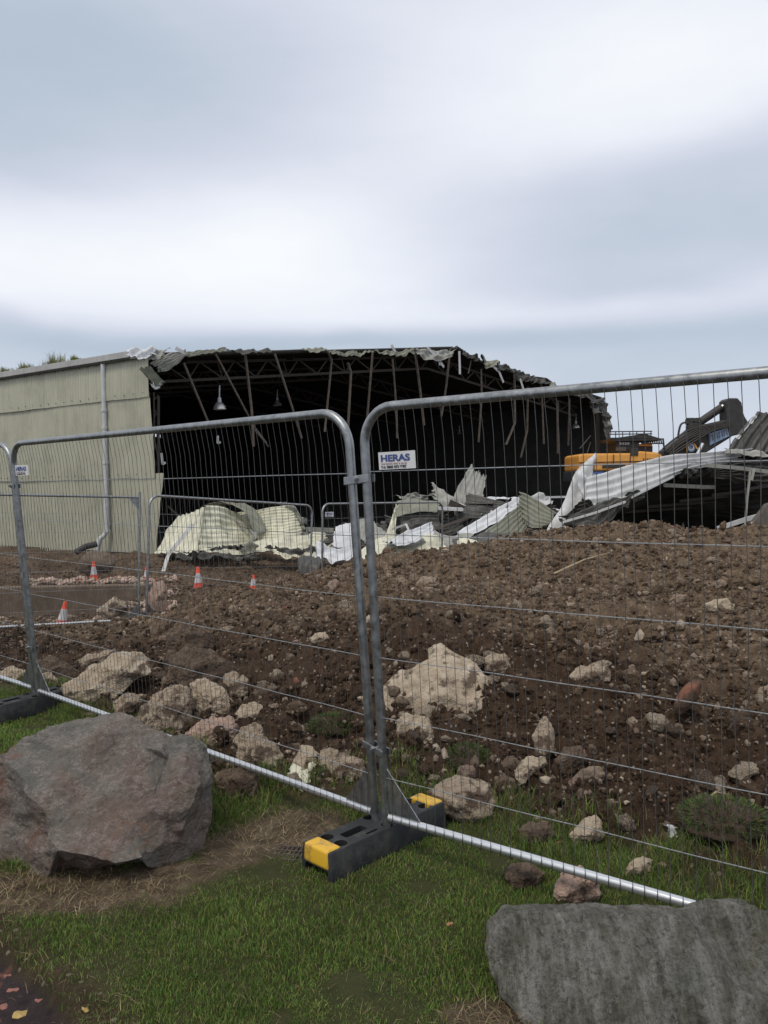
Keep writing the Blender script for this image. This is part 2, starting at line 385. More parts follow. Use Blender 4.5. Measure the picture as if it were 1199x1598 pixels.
M_digg = M_simple('dark_blue_grey_paint', (.05, .055, .065), .5, 0, .3, 3)
M_chrome = M_simple('chromed_rod', (.75, .76, .76), .2, .9, .1)
M_bluep = M_simple('blue_sign_panel', (.055, .11, .34), .5, 0, .2, 4)
M_bluelt = M_simple('pale_blue_panel', (.22, .31, .46), .5, 0, .3, 3)
M_lime = M_rock('pale_limestone', (.22, .17, .12), (.39, .32, .235), (.55, .47, .37), 8.0, (.095, .066, .046), mlo=.53)
M_limemud = M_rock('muddy_limestone', (.20, .155, .11), (.34, .275, .205), (.52, .44, .34), 8.0, (.080, .054, .038), mlo=.47)
M_pink = M_rock('pinkish_limestone', (.22, .15, .115), (.38, .27, .215), (.46, .35, .28), 8.0, (.085, .058, .042), mlo=.52)
M_brownrock = M_rock('brown_earthy_rock', (.075, .052, .036), (.13, .095, .068), (.24, .185, .135), 8.0, (.055, .038, .027), mlo=.46)
M_brick = M_rock('red_brick_clay', (.13, .055, .035), (.19, .085, .055), (.25, .13, .09), 6, (.07, .048, .034), .4)
M_conc = M_rock('grey_brown_concrete', (.085, .064, .047), (.135, .103, .077), (.20, .16, .12), 3.5, None, .3)

# ------------------------------------------------------------------ terrain
FOOT = np.array([(-14, 10.5), (-6, 8.2), (-3.27, 6.87), (-2.12, 5.85), (-1.3, 5.0), (-.93, 4.30), (-.53, 4.32), (.07, 4.28), (.66, 3.90), (1.15, 3.42), (1.58, 3.06), (3, 2.25), (8, -1), (30, -12)])
def footline(x): return np.interp(x, FOOT[:, 0], FOOT[:, 1])
CT = []
for x, y in ((-3, 2), (-1, 2), (0, 2), (2, 1.5), (3.2, .8), (-6, 3), (-4, 5), (-2.8, 6.2), (-1.5, 4.9), (-.5, 4.1), (0.3, 4.1), (1, 3.4), (2.2, 2.6), (0, -3), (-6, -3), (6, -3), (-8, 6), (4, 1.4), (12, -3)): CT.append((x, y, 0))
def cp(px, py, d):
    CT.append(tuple(at(px, py, d)))
for px in (700,):
    for py, d in ((1120, 5.0), (1000, 6.0), (940, 8), (900, 10), (856, 12.5)): cp(px, py, d)
for px in (850, 1000, 1199, 1500):
    dx = 0 if px != 850 else -2
    for py, d in ((1180 + dx, 4.6), (1080, 5.3), (1000, 6.3), (930, 8), (870 + (6 if px == 850 else 0), 10.5), (824 + (10 if px == 850 else 0), 13)): cp(px, py, d)
for py, d in ((1150, 5.2), (1050, 6.2), (980, 7.5), (930, 10), (899, 13)): cp(480, py, d)
for py, d in ((1100, 5.8), (1030, 7), (965, 9), (938, 10.8), (915, 16.6)): cp(350, py, d)
cp(310, 922, 16.6); cp(395, 918, 15)
for py, d in ((1050, 7.5), (1000, 10), (972, 12.2)): cp(225, py, d)
for py, d in ((1050, 7.5), (990, 11), (982, 13.6)): cp(100, py, d)
for py, d in ((1060, 7.2), (990, 11)): cp(0, py, d)
cp(-200, 1040, 8); cp(-300, 985, 12); cp(147, 906, 21.5)
for x, y, z in ((-3.5, 17, -.55), (-1.5, 17.5, -.6), (1, 17.5, -.5), (4, 18, -.45), (8, 18, -.4), (12, 18, -.4), (0, 16, -.25), (-9, 22, -.75), (-5, 24, -.8), (0, 24, -.8), (6, 24, -.8), (12, 24, -.8), (-12, 28, -.85), (0, 30, -.85), (12, 30, -.85), (-16, 20, -.7), (-16, 12, -.4), (18, 14, .5), (18, 22, -.5), (24, 30, -.85), (-24, 30, -.85)):
    CT.append((x, y, z))
CT = np.array(CT)
def _tps(r2): return np.where(r2 > 1e-12, r2 * np.log(r2 + 1e-12), 0)
_n = len(CT); _A = np.zeros((_n + 3, _n + 3)); _d = CT[:, None, :2] - CT[None, :, :2]
_A[:_n, :_n] = _tps((_d ** 2).sum(-1)) + np.eye(_n) * .02; _A[:_n, _n] = 1; _A[:_n, _n + 1:] = CT[:, :2]; _A[_n, :_n] = 1; _A[_n + 1:, :_n] = CT[:, :2].T
_w = np.linalg.solve(_A, np.r_[CT[:, 2], 0, 0, 0])
def g0(x, y):
    x = np.asarray(x, float); y = np.asarray(y, float); sh = x.shape; x = x.ravel(); y = y.ravel()
    xc = np.clip(x, -18, 22); yc = np.clip(y, -4, 30); z = np.full(x.shape, _w[_n]) + _w[_n + 1] * xc + _w[_n + 2] * yc
    for k in range(_n): z += _w[k] * _tps((xc - CT[k, 0]) ** 2 + (yc - CT[k, 1]) ** 2)
    far = sstep(22, 30, y); z = z * (1 - far) - .85 * far
    near = sstep(.5, -.6, y - footline(x)); z = z * (1 - near)
    # excavated trench on the left, with a steep far side
    pit = sstep(14.0, 15.6, y) * sstep(20.1, 19.9, y + .12 * np.sin(x * 2)) * sstep(-5.1, -6.0, x + .25 * np.sin(y * 2.3)) * sstep(-20, -18, x)
    z = z * (1 - pit) + np.minimum(z, -1.42) * pit
    # low berm against the wall and a ridge of soil at its foot
    z = z + .28 * np.exp(-((y - 27) / 1.6) ** 2) * sstep(-3, -6, x) * sstep(-20, -14, x)
    return z.reshape(sh)
def soilmask(x, y):
    P = np.stack([x * 2.2, y * 2.2, np.zeros_like(x)], -1); f = footline(x)
    return sstep(-.12, .14, y - f + .22 * fbm(P, 3, 5) - .05)
def detail(x, y):
    """soil relief: heaped clods over a rolling surface"""
    Z = np.zeros_like(x)
    big = fbm(np.stack([x * .9, y * .9, Z], -1), 3, 11) * .17
    mid = fbm(np.stack([x * 3.1, y * 3.1, Z], -1), 4, 21) * .115
    wx = x + .06 * fbm(np.stack([x * 7, y * 7, Z + 3], -1), 2, 31); wy = y + .06 * fbm(np.stack([x * 7, y * 7, Z + 9], -1), 2, 41)
    a, b, c = worley(wx * 4.2, wy * 4.2, 3); cl = (1 - np.clip(a * 1.3, 0, 1) ** 2) * (.25 + c) * .072
    a, b, c2 = worley(wx * 10.5, wy * 10.5, 8); cl2 = (1 - np.clip(a * 1.35, 0, 1) ** 2) * (.2 + c2) * .040
    a, b, c3 = worley(wx * 25, wy * 25, 12); cl3 = (1 - np.clip(a * 1.35, 0, 1) ** 2) * (.2 + c3) * .016
    steep = sstep(1.0, .2, np.abs(y - footline(x) - 1.2) * .35)
    return (big + mid) + (cl + cl2 + cl3) * (.75 + .5 * steep) - .06
def masks(x, y):
    m = soilmask(x, y); Z = np.zeros_like(x)
    nz = fbm(np.stack([x * 3, y * 3, Z + 2], -1), 4, 51)
    pale = sstep(1.3, 4.6, y - footline(x)) * .85 + .02
    pale = pale - .35 * sstep(13, 16, y)
    def disc(cx, cy, rx, ry): return sstep(1.25, .7, np.sqrt(((x - cx) / rx) ** 2 + ((y - cy) / ry) ** 2) + nz * .55)
    straw = np.maximum.reduce([disc(-1.50, 3.37, .60, .21), disc(-.98, 3.46, .22, .12), disc(-.74, 3.72, .14, .22), disc(-.46, 3.93, .27, .23), disc(.30, 2.50, .17, .10), disc(.12, 2.28, .3, .07)])
    u = (x + 1.47) * .72 + (y - 3.05) * .69   # path edge direction
    ed = (x + 1.30) * .70 + (y - 2.80) * .71 + nz * .05
    path = sstep(.02, -.03, ed) * sstep(3.6, 3.0, y)
    strip = sstep(.20, .02, ed + nz * .1) * sstep(3.6, 3.2, y)
    return m, pale, straw, path, strip
def ground_z(x, y):
    x = np.atleast_1d(np.asarray(x, float)); y = np.atleast_1d(np.asarray(y, float))
    s = soilmask(x, y); fade = sstep(60, 26, y)
    return g0(x, y) + s * detail(x, y) * fade
def hit(px, py, dmin=1.5, dmax=40):
    v = ray(px, py); t = np.geomspace(dmin, dmax, 900); P = EYEV + v[None] * (t / v[1])[:, None]
    z = g0(P[:, 0], P[:, 1]); k = np.argmax(P[:, 2] < z)
    if P[k, 2] >= z[k]: k = len(t) - 1
    return P[k]
M_GR = M_ground()
def terrain():
    rows = [1.6]
    while rows[-1] < 3500:
        s = rows[-1]; y = s - 4.5
        r = .0033 if 1.2 < y < 14 else (.006 if .6 < y < 30 else .05)
        rows.append(s * (1 + r))
    rows = np.array(rows); u1 = np.linspace(-.56, .56, 800)
    ex = np.geomspace(.02, 2.6, 40); u = np.r_[-.56 - ex[::-1], u1, .56 + ex]
    S, U = np.meshgrid(rows, u, indexing='ij'); x = (S * U).ravel(); y = (S - 4.5).ravel()
    z = g0(x, y); s, pale, straw, path, strip = masks(x, y)
    nearm = (y < 60) & (np.abs(U.ravel()) < 1.2)
    D = np.zeros_like(x); D[nearm] = detail(x[nearm], y[nearm]); D *= sstep(60, 26, y)
    lawn = fbm(np.stack([x * 2, y * 2, x * 0], -1), 3, 61) * .018 + fbm(np.stack([x * 22, y * 22, x * 0], -1), 2, 63) * .006
    z = z + s * D + (1 - s) * lawn * (1 - path) - path * .05 + .0 * strip
    R, C = S.shape; i = np.arange(R * C).reshape(R, C)
    F = np.stack([i[:-1, :-1], i[:-1, 1:], i[1:, 1:], i[1:, :-1]], -1).reshape(-1, 4)
    o = mesh_np('ground', np.stack([x, y, z], -1), F, M_GR, smooth=True, attrs={'soil': np.maximum(s, strip * .8 * (1 - path)), 'pale': pale * s + .1 * strip, 'straw': straw, 'path': path})
    tag(o, kind='structure')
terrain()

# ------------------------------------------------------------------ rocks
def ico(sub):
    bm = bmesh.new(); bmesh.ops.create_icosphere(bm, subdivisions=sub, radius=1)
    V = np.array([v.co[:] for v in bm.verts]); F = np.array([[v.index for v in f.verts] for f in bm.faces]); bm.free(); return V, F
ICO = {k: ico(k) for k in (1, 2, 3, 4, 5, 6)}
def rock_shape(sub, nplanes, rng, rough=.05, lo=.62, hi=.95, fine=.012, seed=0):
    D, F = ICO[sub]; r = np.ones(len(D))
    for k in range(nplanes):
        n = unit(rng.normal(size=3)); h = rng.uniform(lo, hi); c = D @ n
        r = np.minimum(r, np.where(c > .05, h / np.maximum(c, .05), 9))
    V = D * r[:, None]
    o = rng.uniform(-50, 50, 3)
    r2 = fbm(V * 2.4 + o, 4, seed) * rough * 3 + fbm(V * 7 + o, 4, seed + 9, .65) * rough * 1.6
    if sub >= 5: r2 = r2 + fbm(V * 30 + o, 3, seed + 3, .6) * fine
    return V * (1 + r2[:, None]), F
def rotm(ax, ay, az):
    return np.array((Matrix.Rotation(az, 3, 'Z') @ Matrix.Rotation(ay, 3, 'Y') @ Matrix.Rotation(ax, 3, 'X')))
def rock_px(x0, y0, x1, y1, mat, label, name='rock', tilt=0.0, planes=11, depth=.8, sub=5, seed=1, sink=.1, cat='rock', rough=.05, lo=.62, dd=0.0, group=None, elong=None):
    """a rock whose picture box is given; its base stands on the ground where the lower edge meets it"""
    rng = np.random.default_rng(seed * 131 + 5)
    c = hit((x0 + x1) / 2, y1); d = c[1] + dd
    w = (x1 - x0) / FPX * d; h = (y1 - y0) / FPX * d
    if elong: w, h = elong[0] / FPX * d, elong[1] / FPX * d
    dp = w * depth if not elong else min(w, h) * 1.1
    V, F = rock_shape(sub, planes, rng, rough, lo, seed=seed)
    ext = (V.max(0) - V.min(0)); V = (V - (V.max(0) + V.min(0)) / 2) / ext * [w, dp, h * 1.04]
    V = V @ rotm(rng.uniform(-.1, .1), -tilt, 0).T
    ctr = at((x0 + x1) / 2, (y0 + y1) / 2, d + dp * .35)
    ctr[2] -= sink * h * .3
    zb = V[:, 2].min()
    o = mesh_np(name, V, F, mat, smooth=True)
    o.location = ctr
    auto = o.data; bm = bmesh.new(); bm.from_mesh(auto)
    for e in bm.edges:
        e.smooth = not (e.is_manifold and e.calc_face_angle(0) > rad(38))
    bm.to_mesh(auto); bm.free()
    return tag(o, label, cat, group)
G_R = 'limestone blocks along the foot of the soil heap'

from mathutils.geometry import delaunay_2d_cdt
def unit_rows(V): return V / (np.linalg.norm(V, axis=1)[:, None] + 1e-9)
def traced_rock(name, outline, inner, back, mat, label, cat='rock', group=None, edge=.025, rough=.02, seed=0, edges=(), soft=2, fine=.35, chips=70, chipd=.25, chipr=(.06, .20)):
    """outline and inner points are (px, py, d); the far side is closed with a shrunken copy of the outline `back` metres deeper"""
    n = len(outline); P = [tuple(map(float, p)) for p in list(outline) + list(inner)]
    r = delaunay_2d_cdt([Vector((p[0], -p[1])) for p in P], [(i, (i + 1) % n) for i in range(n)] + [tuple(e) for e in edges], [], 1, 1e-4)
    vs, fs, orig = r[0], r[2], r[3]; D = []
    for i, v in enumerate(vs):
        if orig[i]: D.append(P[orig[i][0]][2])
        else: D.append(float(np.mean([p[2] for p in P])))
    W_ = [at(v.x, -v.y, d) for v, d in zip(vs, D)]
    oi = [next(i for i in range(len(vs)) if k in orig[i]) for k in range(n)]
    c = np.mean([W_[i] for i in oi], 0); V = list(W_); F = [tuple(f) for f in fs]; m1 = len(V)
    cx, cy = np.mean([p[0] for p in outline]), np.mean([p[1] for p in outline])
    for i in oi: V.append(at(cx + (vs[i].x - cx) * .965, cy + (-vs[i].y - cy) * .965 + 2, D[i] + back * .45))
    m2 = len(V)
    for i in oi: V.append(at(cx + (vs[i].x - cx) * .72, cy + (-vs[i].y - cy) * .66 + 4, D[i] + back))
    V.append(at(cx, cy + 6, np.mean(D) + back * 1.1)); cb = len(V) - 1
    for k in range(n):
        k2 = (k + 1) % n; F += [(oi[k], oi[k2], m1 + k2, m1 + k), (m1 + k, m1 + k2, m2 + k2, m2 + k), (m2 + k, m2 + k2, cb)]
    me = bpy.data.meshes.new(name); me.from_pydata([tuple(v - c) for v in V], [], F)
    bm = bmesh.new(); bm.from_mesh(me); bmesh.ops.triangulate(bm, faces=bm.faces); bmesh.ops.recalc_face_normals(bm, faces=bm.faces)
    if bm.calc_volume(signed=True) < 0: bmesh.ops.reverse_faces(bm, faces=bm.faces)
    for it in range(9):
        le = [e for e in bm.edges if e.calc_length() > edge]
        if not le or len(bm.verts) > 60000: break
        bmesh.ops.subdivide_edges(bm, edges=le, cuts=1); bmesh.ops.triangulate(bm, faces=[f for f in bm.faces if len(f.verts) > 3])
        if it == 3:
            for _ in range(soft): bmesh.ops.smooth_vert(bm, verts=bm.verts, factor=.5, use_axis_x=True, use_axis_y=True, use_axis_z=True)
    for _ in range(1): bmesh.ops.smooth_vert(bm, verts=bm.verts, factor=.4, use_axis_x=True, use_axis_y=True, use_axis_z=True)
    bm.normal_update(); bm.to_mesh(me); X = np.array([v.co[:] for v in bm.verts]); N_ = np.array([v.normal[:] for v in bm.verts])
    sz = np.ptp(X, axis=0).max(); q = X / sz
    d = fbm(q * 4 + seed, 4, seed, .55) * rough * 1.5 + (1 - 2 * np.abs(fbm(q * [6, 6, 9] + seed * 3, 4, seed + 7))) * rough * .35
    st = fbm(q * [3.5, 3.5, 5.5] + 31 + seed, 3, seed + 5); d = d + (np.floor(st * 8) / 8 - st) * rough * 1.5
    X = X + N_ * d[:, None]
    crng = np.random.default_rng(seed + 400)      # knock flat chips off so that the faces break along planes
    for k in range(chips):
        i = crng.integers(len(X)); nn = unit(N_[i] + crng.normal(0, .24, 3)); R_ = sz * crng.uniform(*chipr); r_ = X - X[i]
        near = (r_ ** 2).sum(1) < R_ * R_; sd_ = r_ @ nn + R_ * crng.uniform(-.02, .08); m_ = near & (sd_ > 0) & (N_ @ nn > .1); wt = sstep(1.0, .55, np.sqrt((r_[m_] ** 2).sum(1)) / R_); X[m_] -= nn * (np.minimum(sd_[m_], R_ * chipd) * wt)[:, None]
    X = X + N_ * (fbm(q * 22 + seed, 4, seed + 3, .65) * rough * fine * 1.6)[:, None]; me.vertices.foreach_set('co', X.astype(np.float32).ravel()); me.update()
    bm.free(); bm = bmesh.new(); bm.from_mesh(me)
    for e in bm.edges: e.smooth = not (e.is_manifold and e.calc_face_angle(0) > rad(36))
    for f in bm.faces: f.smooth = True
    bm.to_mesh(me); bm.free(); me.materials.append(mat)
    o = bpy.data.objects.new(name, me); COL.objects.link(o); o.location = c
    return tag(o, label, cat, group)
def pip(x, y, P):
    r = False; j = len(P) - 1
    for i in range(len(P)):
        if (P[i][1] > y) != (P[j][1] > y) and x < (P[j][0] - P[i][0]) * (y - P[i][1]) / (P[j][1] - P[i][1]) + P[i][0]: r = not r
        j = i
    return r
def TR(label, poly, mat, seed, name='rock', lean=.55, bulge=.5, back=.8, dd=0.0, cat='rock', rough=.075, nin=9):
    """a stone traced by its outline; it stands where its lowest point meets the ground"""
    rng = np.random.default_rng(seed * 17 + 3); P = np.array(poly, float); yb = P[:, 1].max(); xm = P[:, 0].mean(); d0 = hit(xm, yb)[1] + dd
    w = np.ptp(P[:, 0]) / FPX * d0; h = np.ptp(P[:, 1]) / FPX * d0; mn = min(w, h)
    # chip the outline
    Q = []
    for i in range(len(P)):
        a, b = P[i], P[(i + 1) % len(P)]; Q.append(a); L_ = np.linalg.norm(b - a)
        if L_ > 9: nrm = np.array([b[1] - a[1], a[0] - b[0]]) / L_; Q.append(a + (b - a) * rng.uniform(.35, .65) + nrm * rng.normal(0, .045) * L_)
    dep = lambda x, y: d0 + (yb - y) / FPX * d0 * lean
    out = [(x, y, dep(x, y)) for x, y in Q]; inn = []
    c = P.mean(0)
    for k in range(400):
        x, y = rng.uniform(P[:, 0].min(), P[:, 0].max()), rng.uniform(P[:, 1].min(), P[:, 1].max())
        if not pip(x, y, Q): continue
        e = min(math.hypot(x - q[0], y - q[1]) for q in Q) / FPX * d0
        if e < mn * .13 or any(math.hypot(x - p[0], y - p[1]) / FPX * d0 < mn * .24 for p in inn): continue
        inn.append((x, y, dep(x, y) - min(e * 1.3, mn * .5) * bulge * rng.uniform(.55, 1.35) - .012))
        if len(inn) >= nin: break
    traced_rock(name, out, inn, mn * back, mat, label, cat, G_R, edge=max(.008, mn / 34), rough=mn * rough, seed=seed, soft=1)
TR('long pale limestone slab tilted up to the right beside the left fence posts', [(95, 1073), (133, 1047), (160, 1030), (187, 1020), (213, 1018), (233, 1028), (235, 1050), (207, 1067), (180, 1090), (160, 1092), (133, 1105), (108, 1094)], M_lime, 3, 'limestone_slab', rough=.05)
TR('brown stained stone tucked beneath the long pale slab', [(180, 1097), (200, 1080), (230, 1083), (213, 1107), (197, 1126), (180, 1116)], M_limemud, 4)
TR('large mud-smeared block leaning left of the two-lumped pale boulder', [(208, 1125), (227, 1100), (253, 1073), (280, 1067), (298, 1072), (303, 1103), (302, 1127), (283, 1150), (247, 1150), (220, 1138)], M_limemud, 5)
TR('upright pale boulder directly right of the large mud-smeared block', [(298, 1068), (320, 1062), (333, 1063), (357, 1083), (362, 1103), (350, 1120), (320, 1128), (305, 1124)], M_lime, 6, dd=.1)
TR('pinkish boulder above the lower fence rail', [(291, 1144), (310, 1125), (333, 1120), (360, 1120), (373, 1133), (365, 1157), (333, 1170), (308, 1172)], M_pink, 7)
TR('peaked limestone boulder half brown half pale behind the lower fence rail', [(365, 1155), (377, 1133), (397, 1130), (412, 1150), (430, 1160), (443, 1180), (440, 1205), (415, 1214), (385, 1206), (368, 1184)], M_limemud, 8)
TR('low pale block sitting on top of the peaked boulder', [(367, 1117), (377, 1100), (400, 1093), (423, 1107), (446, 1122), (440, 1138), (410, 1141), (375, 1132)], M_lime, 9, dd=.12)
TR('earthy brown rock highest in the left rock row', [(264, 990), (283, 965), (300, 970), (327, 990), (332, 1010), (300, 1030), (262, 1034)], M_brownrock, 10)
TR('big brown boulder with a pale ridge below the highest brown rock', [(262, 1068), (260, 1030), (287, 1005), (307, 1007), (343, 1023), (364, 1045), (358, 1074), (327, 1084), (300, 1082), (276, 1080)], M_brownrock, 11)
TR('small tan stone at the right end of the big brown boulder', [(350, 1050), (367, 1045), (388, 1060), (385, 1085), (363, 1091), (350, 1076)], M_limemud, 12)
TR('flat half buried stone behind the long pale slab', [(118, 1030), (140, 1020), (163, 1015), (180, 1012), (184, 1024), (150, 1040), (130, 1046)], M_limemud, 13)
TR('dark rounded rock just right of the left fence posts', [(60, 1033), (83, 1023), (103, 1033), (123, 1047), (115, 1064), (97, 1071), (67, 1056)], M_brownrock, 14)
TR('pale rubbly stone left of the left fence posts', [(-8, 1050), (20, 1038), (40, 1047), (44, 1060), (20, 1068), (-8, 1066)], M_lime, 15)
TR('tan stone resting against the dark rounded rock', [(62, 1053), (80, 1050), (97, 1066), (89, 1077), (63, 1074)], M_limemud, 16)
TR('upright pale stone above the bent cream scrap', [(457, 1190), (470, 1163), (490, 1167), (500, 1177), (494, 1196), (488, 1216), (463, 1218), (452, 1204)], M_lime, 17)
TR('broad muddy boulder just left of the middle fence posts', [(500, 1170), (520, 1165), (547, 1177), (570, 1187), (573, 1210), (562, 1232), (530, 1228), (511, 1212), (497, 1192)], M_limemud, 18)
TR('small tan stone lying below the broad muddy boulder', [(488, 1208), (513, 1208), (537, 1220), (539, 1234), (510, 1234), (492, 1224)], M_pink, 19)
TR('largest pale limestone slab leaning on the soil right of the middle posts', [(593, 1075), (613, 1057), (645, 1040), (664, 1030), (670, 1005), (687, 1000), (707, 1013), (733, 1027), (750, 1043), (768, 1060), (769, 1082), (750, 1107), (722, 1117), (697, 1119), (670, 1122), (647, 1113), (618, 1119), (599, 1100)], M_lime, 20, 'limestone_slab', lean=.9, bulge=.35, back=.5, rough=.034, nin=14)
TR('wedge shaped limestone block under the largest pale slab', [(618, 1127), (633, 1113), (667, 1117), (687, 1133), (692, 1165), (667, 1176), (633, 1173), (620, 1150)], M_lime, 21, back=.5)
TR('rounded oblong boulder standing in the grass behind the yellow block end', [(667, 1236), (687, 1217), (717, 1210), (743, 1213), (763, 1223), (779, 1247), (780, 1276), (753, 1286), (713, 1280), (676, 1262)], M_limemud, 22, rough=.05, bulge=.8, nin=12)
TR('upright pointed stone leaning over the narrow flat slab', [(832, 1150), (840, 1127), (851, 1116), (862, 1138), (868, 1172), (853, 1186), (836, 1182)], M_limemud, 23)
TR('narrow flat slab pointing up to the right beneath the pointed stone', [(794, 1214), (822, 1182), (851, 1180), (853, 1190), (820, 1220), (804, 1229)], M_lime, 24, 'limestone_slab')
TR('round brown stone right of the pointed stone', [(867, 1188), (881, 1166), (907, 1163), (917, 1180), (902, 1204), (877, 1208)], M_brownrock, 25)
TR('pale egg shaped boulder nearest the middle of the right rail', [(888, 1304), (905, 1284), (928, 1274), (941, 1284), (944, 1307), (922, 1321), (897, 1320)], M_lime, 26, bulge=.9)
TR('squarish stone on the soil above the pale egg shaped boulder', [(938, 1254), (955, 1249), (973, 1256), (975, 1276), (958, 1286), (940, 1280)], M_limemud, 27)
TR('round whitish stone in the grass above the grey boulder', [(975, 1354), (989, 1340), (1004, 1334), (1019, 1343), (1016, 1363), (993, 1371), (978, 1367)], M_lime, 28, bulge=.9)
TR('speckled stone passing under the right lower rail', [(865, 1386), (880, 1353), (909, 1351), (937, 1369), (937, 1394), (909, 1415), (873, 1411)], M_pink, 29)
TR('brown crumbly stone left of the pale egg shaped boulder', [(809, 1294), (824, 1280), (855, 1282), (866, 1303), (851, 1323), (815, 1320)], M_brownrock, 30)
TR('flat pale stone alone on top of the soil heap', [(1100, 944), (1115, 935), (1135, 934), (1148, 944), (1143, 954), (1110, 955)], M_lime, 31)
TR('small pale stone low at the right edge of the heap', [(1157, 1286), (1166, 1273), (1178, 1276), (1184, 1292), (1176, 1302), (1159, 1300)], M_lime, 32)
TR('brown stone showing below the left lower rail', [(334, 1212), (350, 1197), (385, 1198), (406, 1214), (402, 1240), (360, 1252), (336, 1242)], M_brownrock, 33)
TR('small stone beside the round whitish stone', [(1028, 1348), (1042, 1339), (1056, 1346), (1057, 1362), (1036, 1368)], M_limemud, 34)
TR('half buried pale lump midway up the soil heap', [(888, 1056), (905, 1040), (930, 1034), (950, 1044), (952, 1062), (920, 1072), (895, 1070)], M_limemud, 35)
TR('dirty stone at the top right corner of the largest slab', [(752, 1030), (768, 1018), (790, 1022), (798, 1040), (785, 1054), (758, 1050)], M_limemud, 36)
TR('low lump of earth under the right lower rail', [(784, 1362), (800, 1346), (830, 1346), (850, 1362), (840, 1384), (800, 1386)], M_brownrock, 37)
TR('small brown stone right of the mossy turf tuft below the big slab', [(778, 1196), (790, 1180), (806, 1186), (808, 1206), (790, 1216), (777, 1210)], M_brownrock, 38)
TR('knobbly stone under the narrow flat slab', [(770, 1222), (786, 1206), (804, 1214), (806, 1236), (790, 1246), (772, 1240)], M_brownrock, 39)
TR('pale chunk high on the slope between posts and rock row', [(484, 996), (492, 988), (508, 986), (514, 996), (498, 1006), (486, 1006)], M_lime, 40)
TR('little upright pale stone in the dark soil left of the posts', [(494, 1046), (500, 1040), (508, 1043), (508, 1056), (496, 1058)], M_lime, 41)

TR('brown block wedged behind the large mud-smeared block', [(232, 1066), (240, 1050), (256, 1046), (264, 1060), (256, 1076), (238, 1080)], M_brownrock, 60, dd=.1)
TR('small tan block left of the big brown boulder', [(192, 1062), (204, 1046), (220, 1044), (226, 1056), (212, 1070), (198, 1072)], M_limemud, 61, dd=.1)
TR('grey-tan chunk filling the gap below the tan stone', [(332, 1104), (344, 1090), (362, 1090), (370, 1102), (358, 1114), (340, 1114)], M_limemud, 62, dd=.1)
TR('crumbly pale chunk between the peaked boulder and the upright pale stone', [(438, 1180), (444, 1162), (458, 1158), (464, 1174), (456, 1192), (444, 1194)], M_limemud, 63, dd=.1)
TR('broken block lying behind the pinkish boulder', [(300, 1128), (316, 1112), (338, 1112), (344, 1124), (328, 1136), (306, 1138)], M_lime, 64, dd=.14)
TR('tilted brown block above the low pale block', [(392, 1082), (402, 1066), (422, 1068), (434, 1082), (420, 1096), (400, 1096)], M_brownrock, 65)
TR('mud covered chunk right of the broad muddy boulder behind the posts', [(580, 1196), (590, 1180), (610, 1178), (622, 1190), (614, 1206), (592, 1210)], M_brownrock, 66)
LB = [(-95, 1300, 3.80), (-75, 1215, 3.84), (-30, 1182, 3.80), (2, 1172, 3.76), (36, 1148, 3.86), (70, 1129, 3.92), (120, 1122, 3.98), (190, 1117, 4.02), (205, 1122, 3.98), (234, 1138, 3.95), (262, 1148, 3.93), (298, 1149, 3.95), (322, 1165, 3.94), (326, 1192, 3.90), (335, 1222, 3.90), (332, 1286, 3.84), (318, 1322, 3.76), (306, 1342, 3.70), (291, 1352, 3.62), (262, 1352, 3.58), (244, 1366, 3.56), (225, 1362, 3.60), (150, 1374, 3.60), (70, 1384, 3.52), (14, 1394, 3.44), (-60, 1402, 3.46)]
LI = [(12, 1196, 3.66), (36, 1232, 3.58), (58, 1256, 3.52), (74, 1290, 3.47), (90, 1326, 3.38), (132, 1334, 3.36), (178, 1348, 3.36), (222, 1338, 3.38), (232, 1352, 3.46), (262, 1310, 3.52), (296, 1318, 3.62), (300, 1288, 3.55), (304, 1238, 3.56), (312, 1232, 3.60), (286, 1208, 3.60), (250, 1172, 3.70), (224, 1166, 3.70), (196, 1160, 3.80), (178, 1146, 3.84), (246, 1150, 3.92), (262, 1186, 3.74), (290, 1160, 3.92), (318, 1190, 3.88), (120, 1240, 3.60), (190, 1240, 3.58), (100, 1180, 3.74), (210, 1300, 3.48), (150, 1290, 3.50), (240, 1240, 3.55), (-10, 1270, 3.78), (20, 1340, 3.58), (40, 1300, 3.60), (326, 1250, 3.82), (316, 1300, 3.78), (268, 1262, 3.54), (256, 1330, 3.50), (100, 1352, 3.56), (160, 1362, 3.56)]
k0 = len(LB)
traced_rock('boulder', LB, LI, .55, M_boulder_red(), 'large red-brown and grey boulder on the grass in the left corner', 'boulder', edge=.012, rough=.019, seed=3, soft=0, fine=.5, chips=150, chipd=.16, chipr=(.05, .15),
    edges=[(k0 + a, k0 + b) for a, b in ((0, 1), (1, 2), (2, 3), (3, 4), (4, 5), (5, 6), (6, 7), (7, 8), (12, 13), (13, 14), (14, 20), (20, 15), (15, 16), (16, 17), (17, 18), (12, 11), (11, 10))])
RB = [(762, 1482, 2.68), (764, 1440, 2.74), (788, 1412, 2.80), (850, 1411, 2.82), (905, 1407, 2.81), (960, 1413, 2.78), (1020, 1411, 2.74), (1058, 1416, 2.72), (1085, 1405, 2.72), (1130, 1398, 2.72), (1165, 1404, 2.70), (1185, 1418, 2.69), (1210, 1424, 2.68), (1270, 1450, 2.68), (1340, 1530, 2.6), (1340, 1760, 2.38), (1100, 1800, 2.22), (930, 1770, 2.24), (860, 1660, 2.38), (812, 1590, 2.50), (775, 1535, 2.62)]
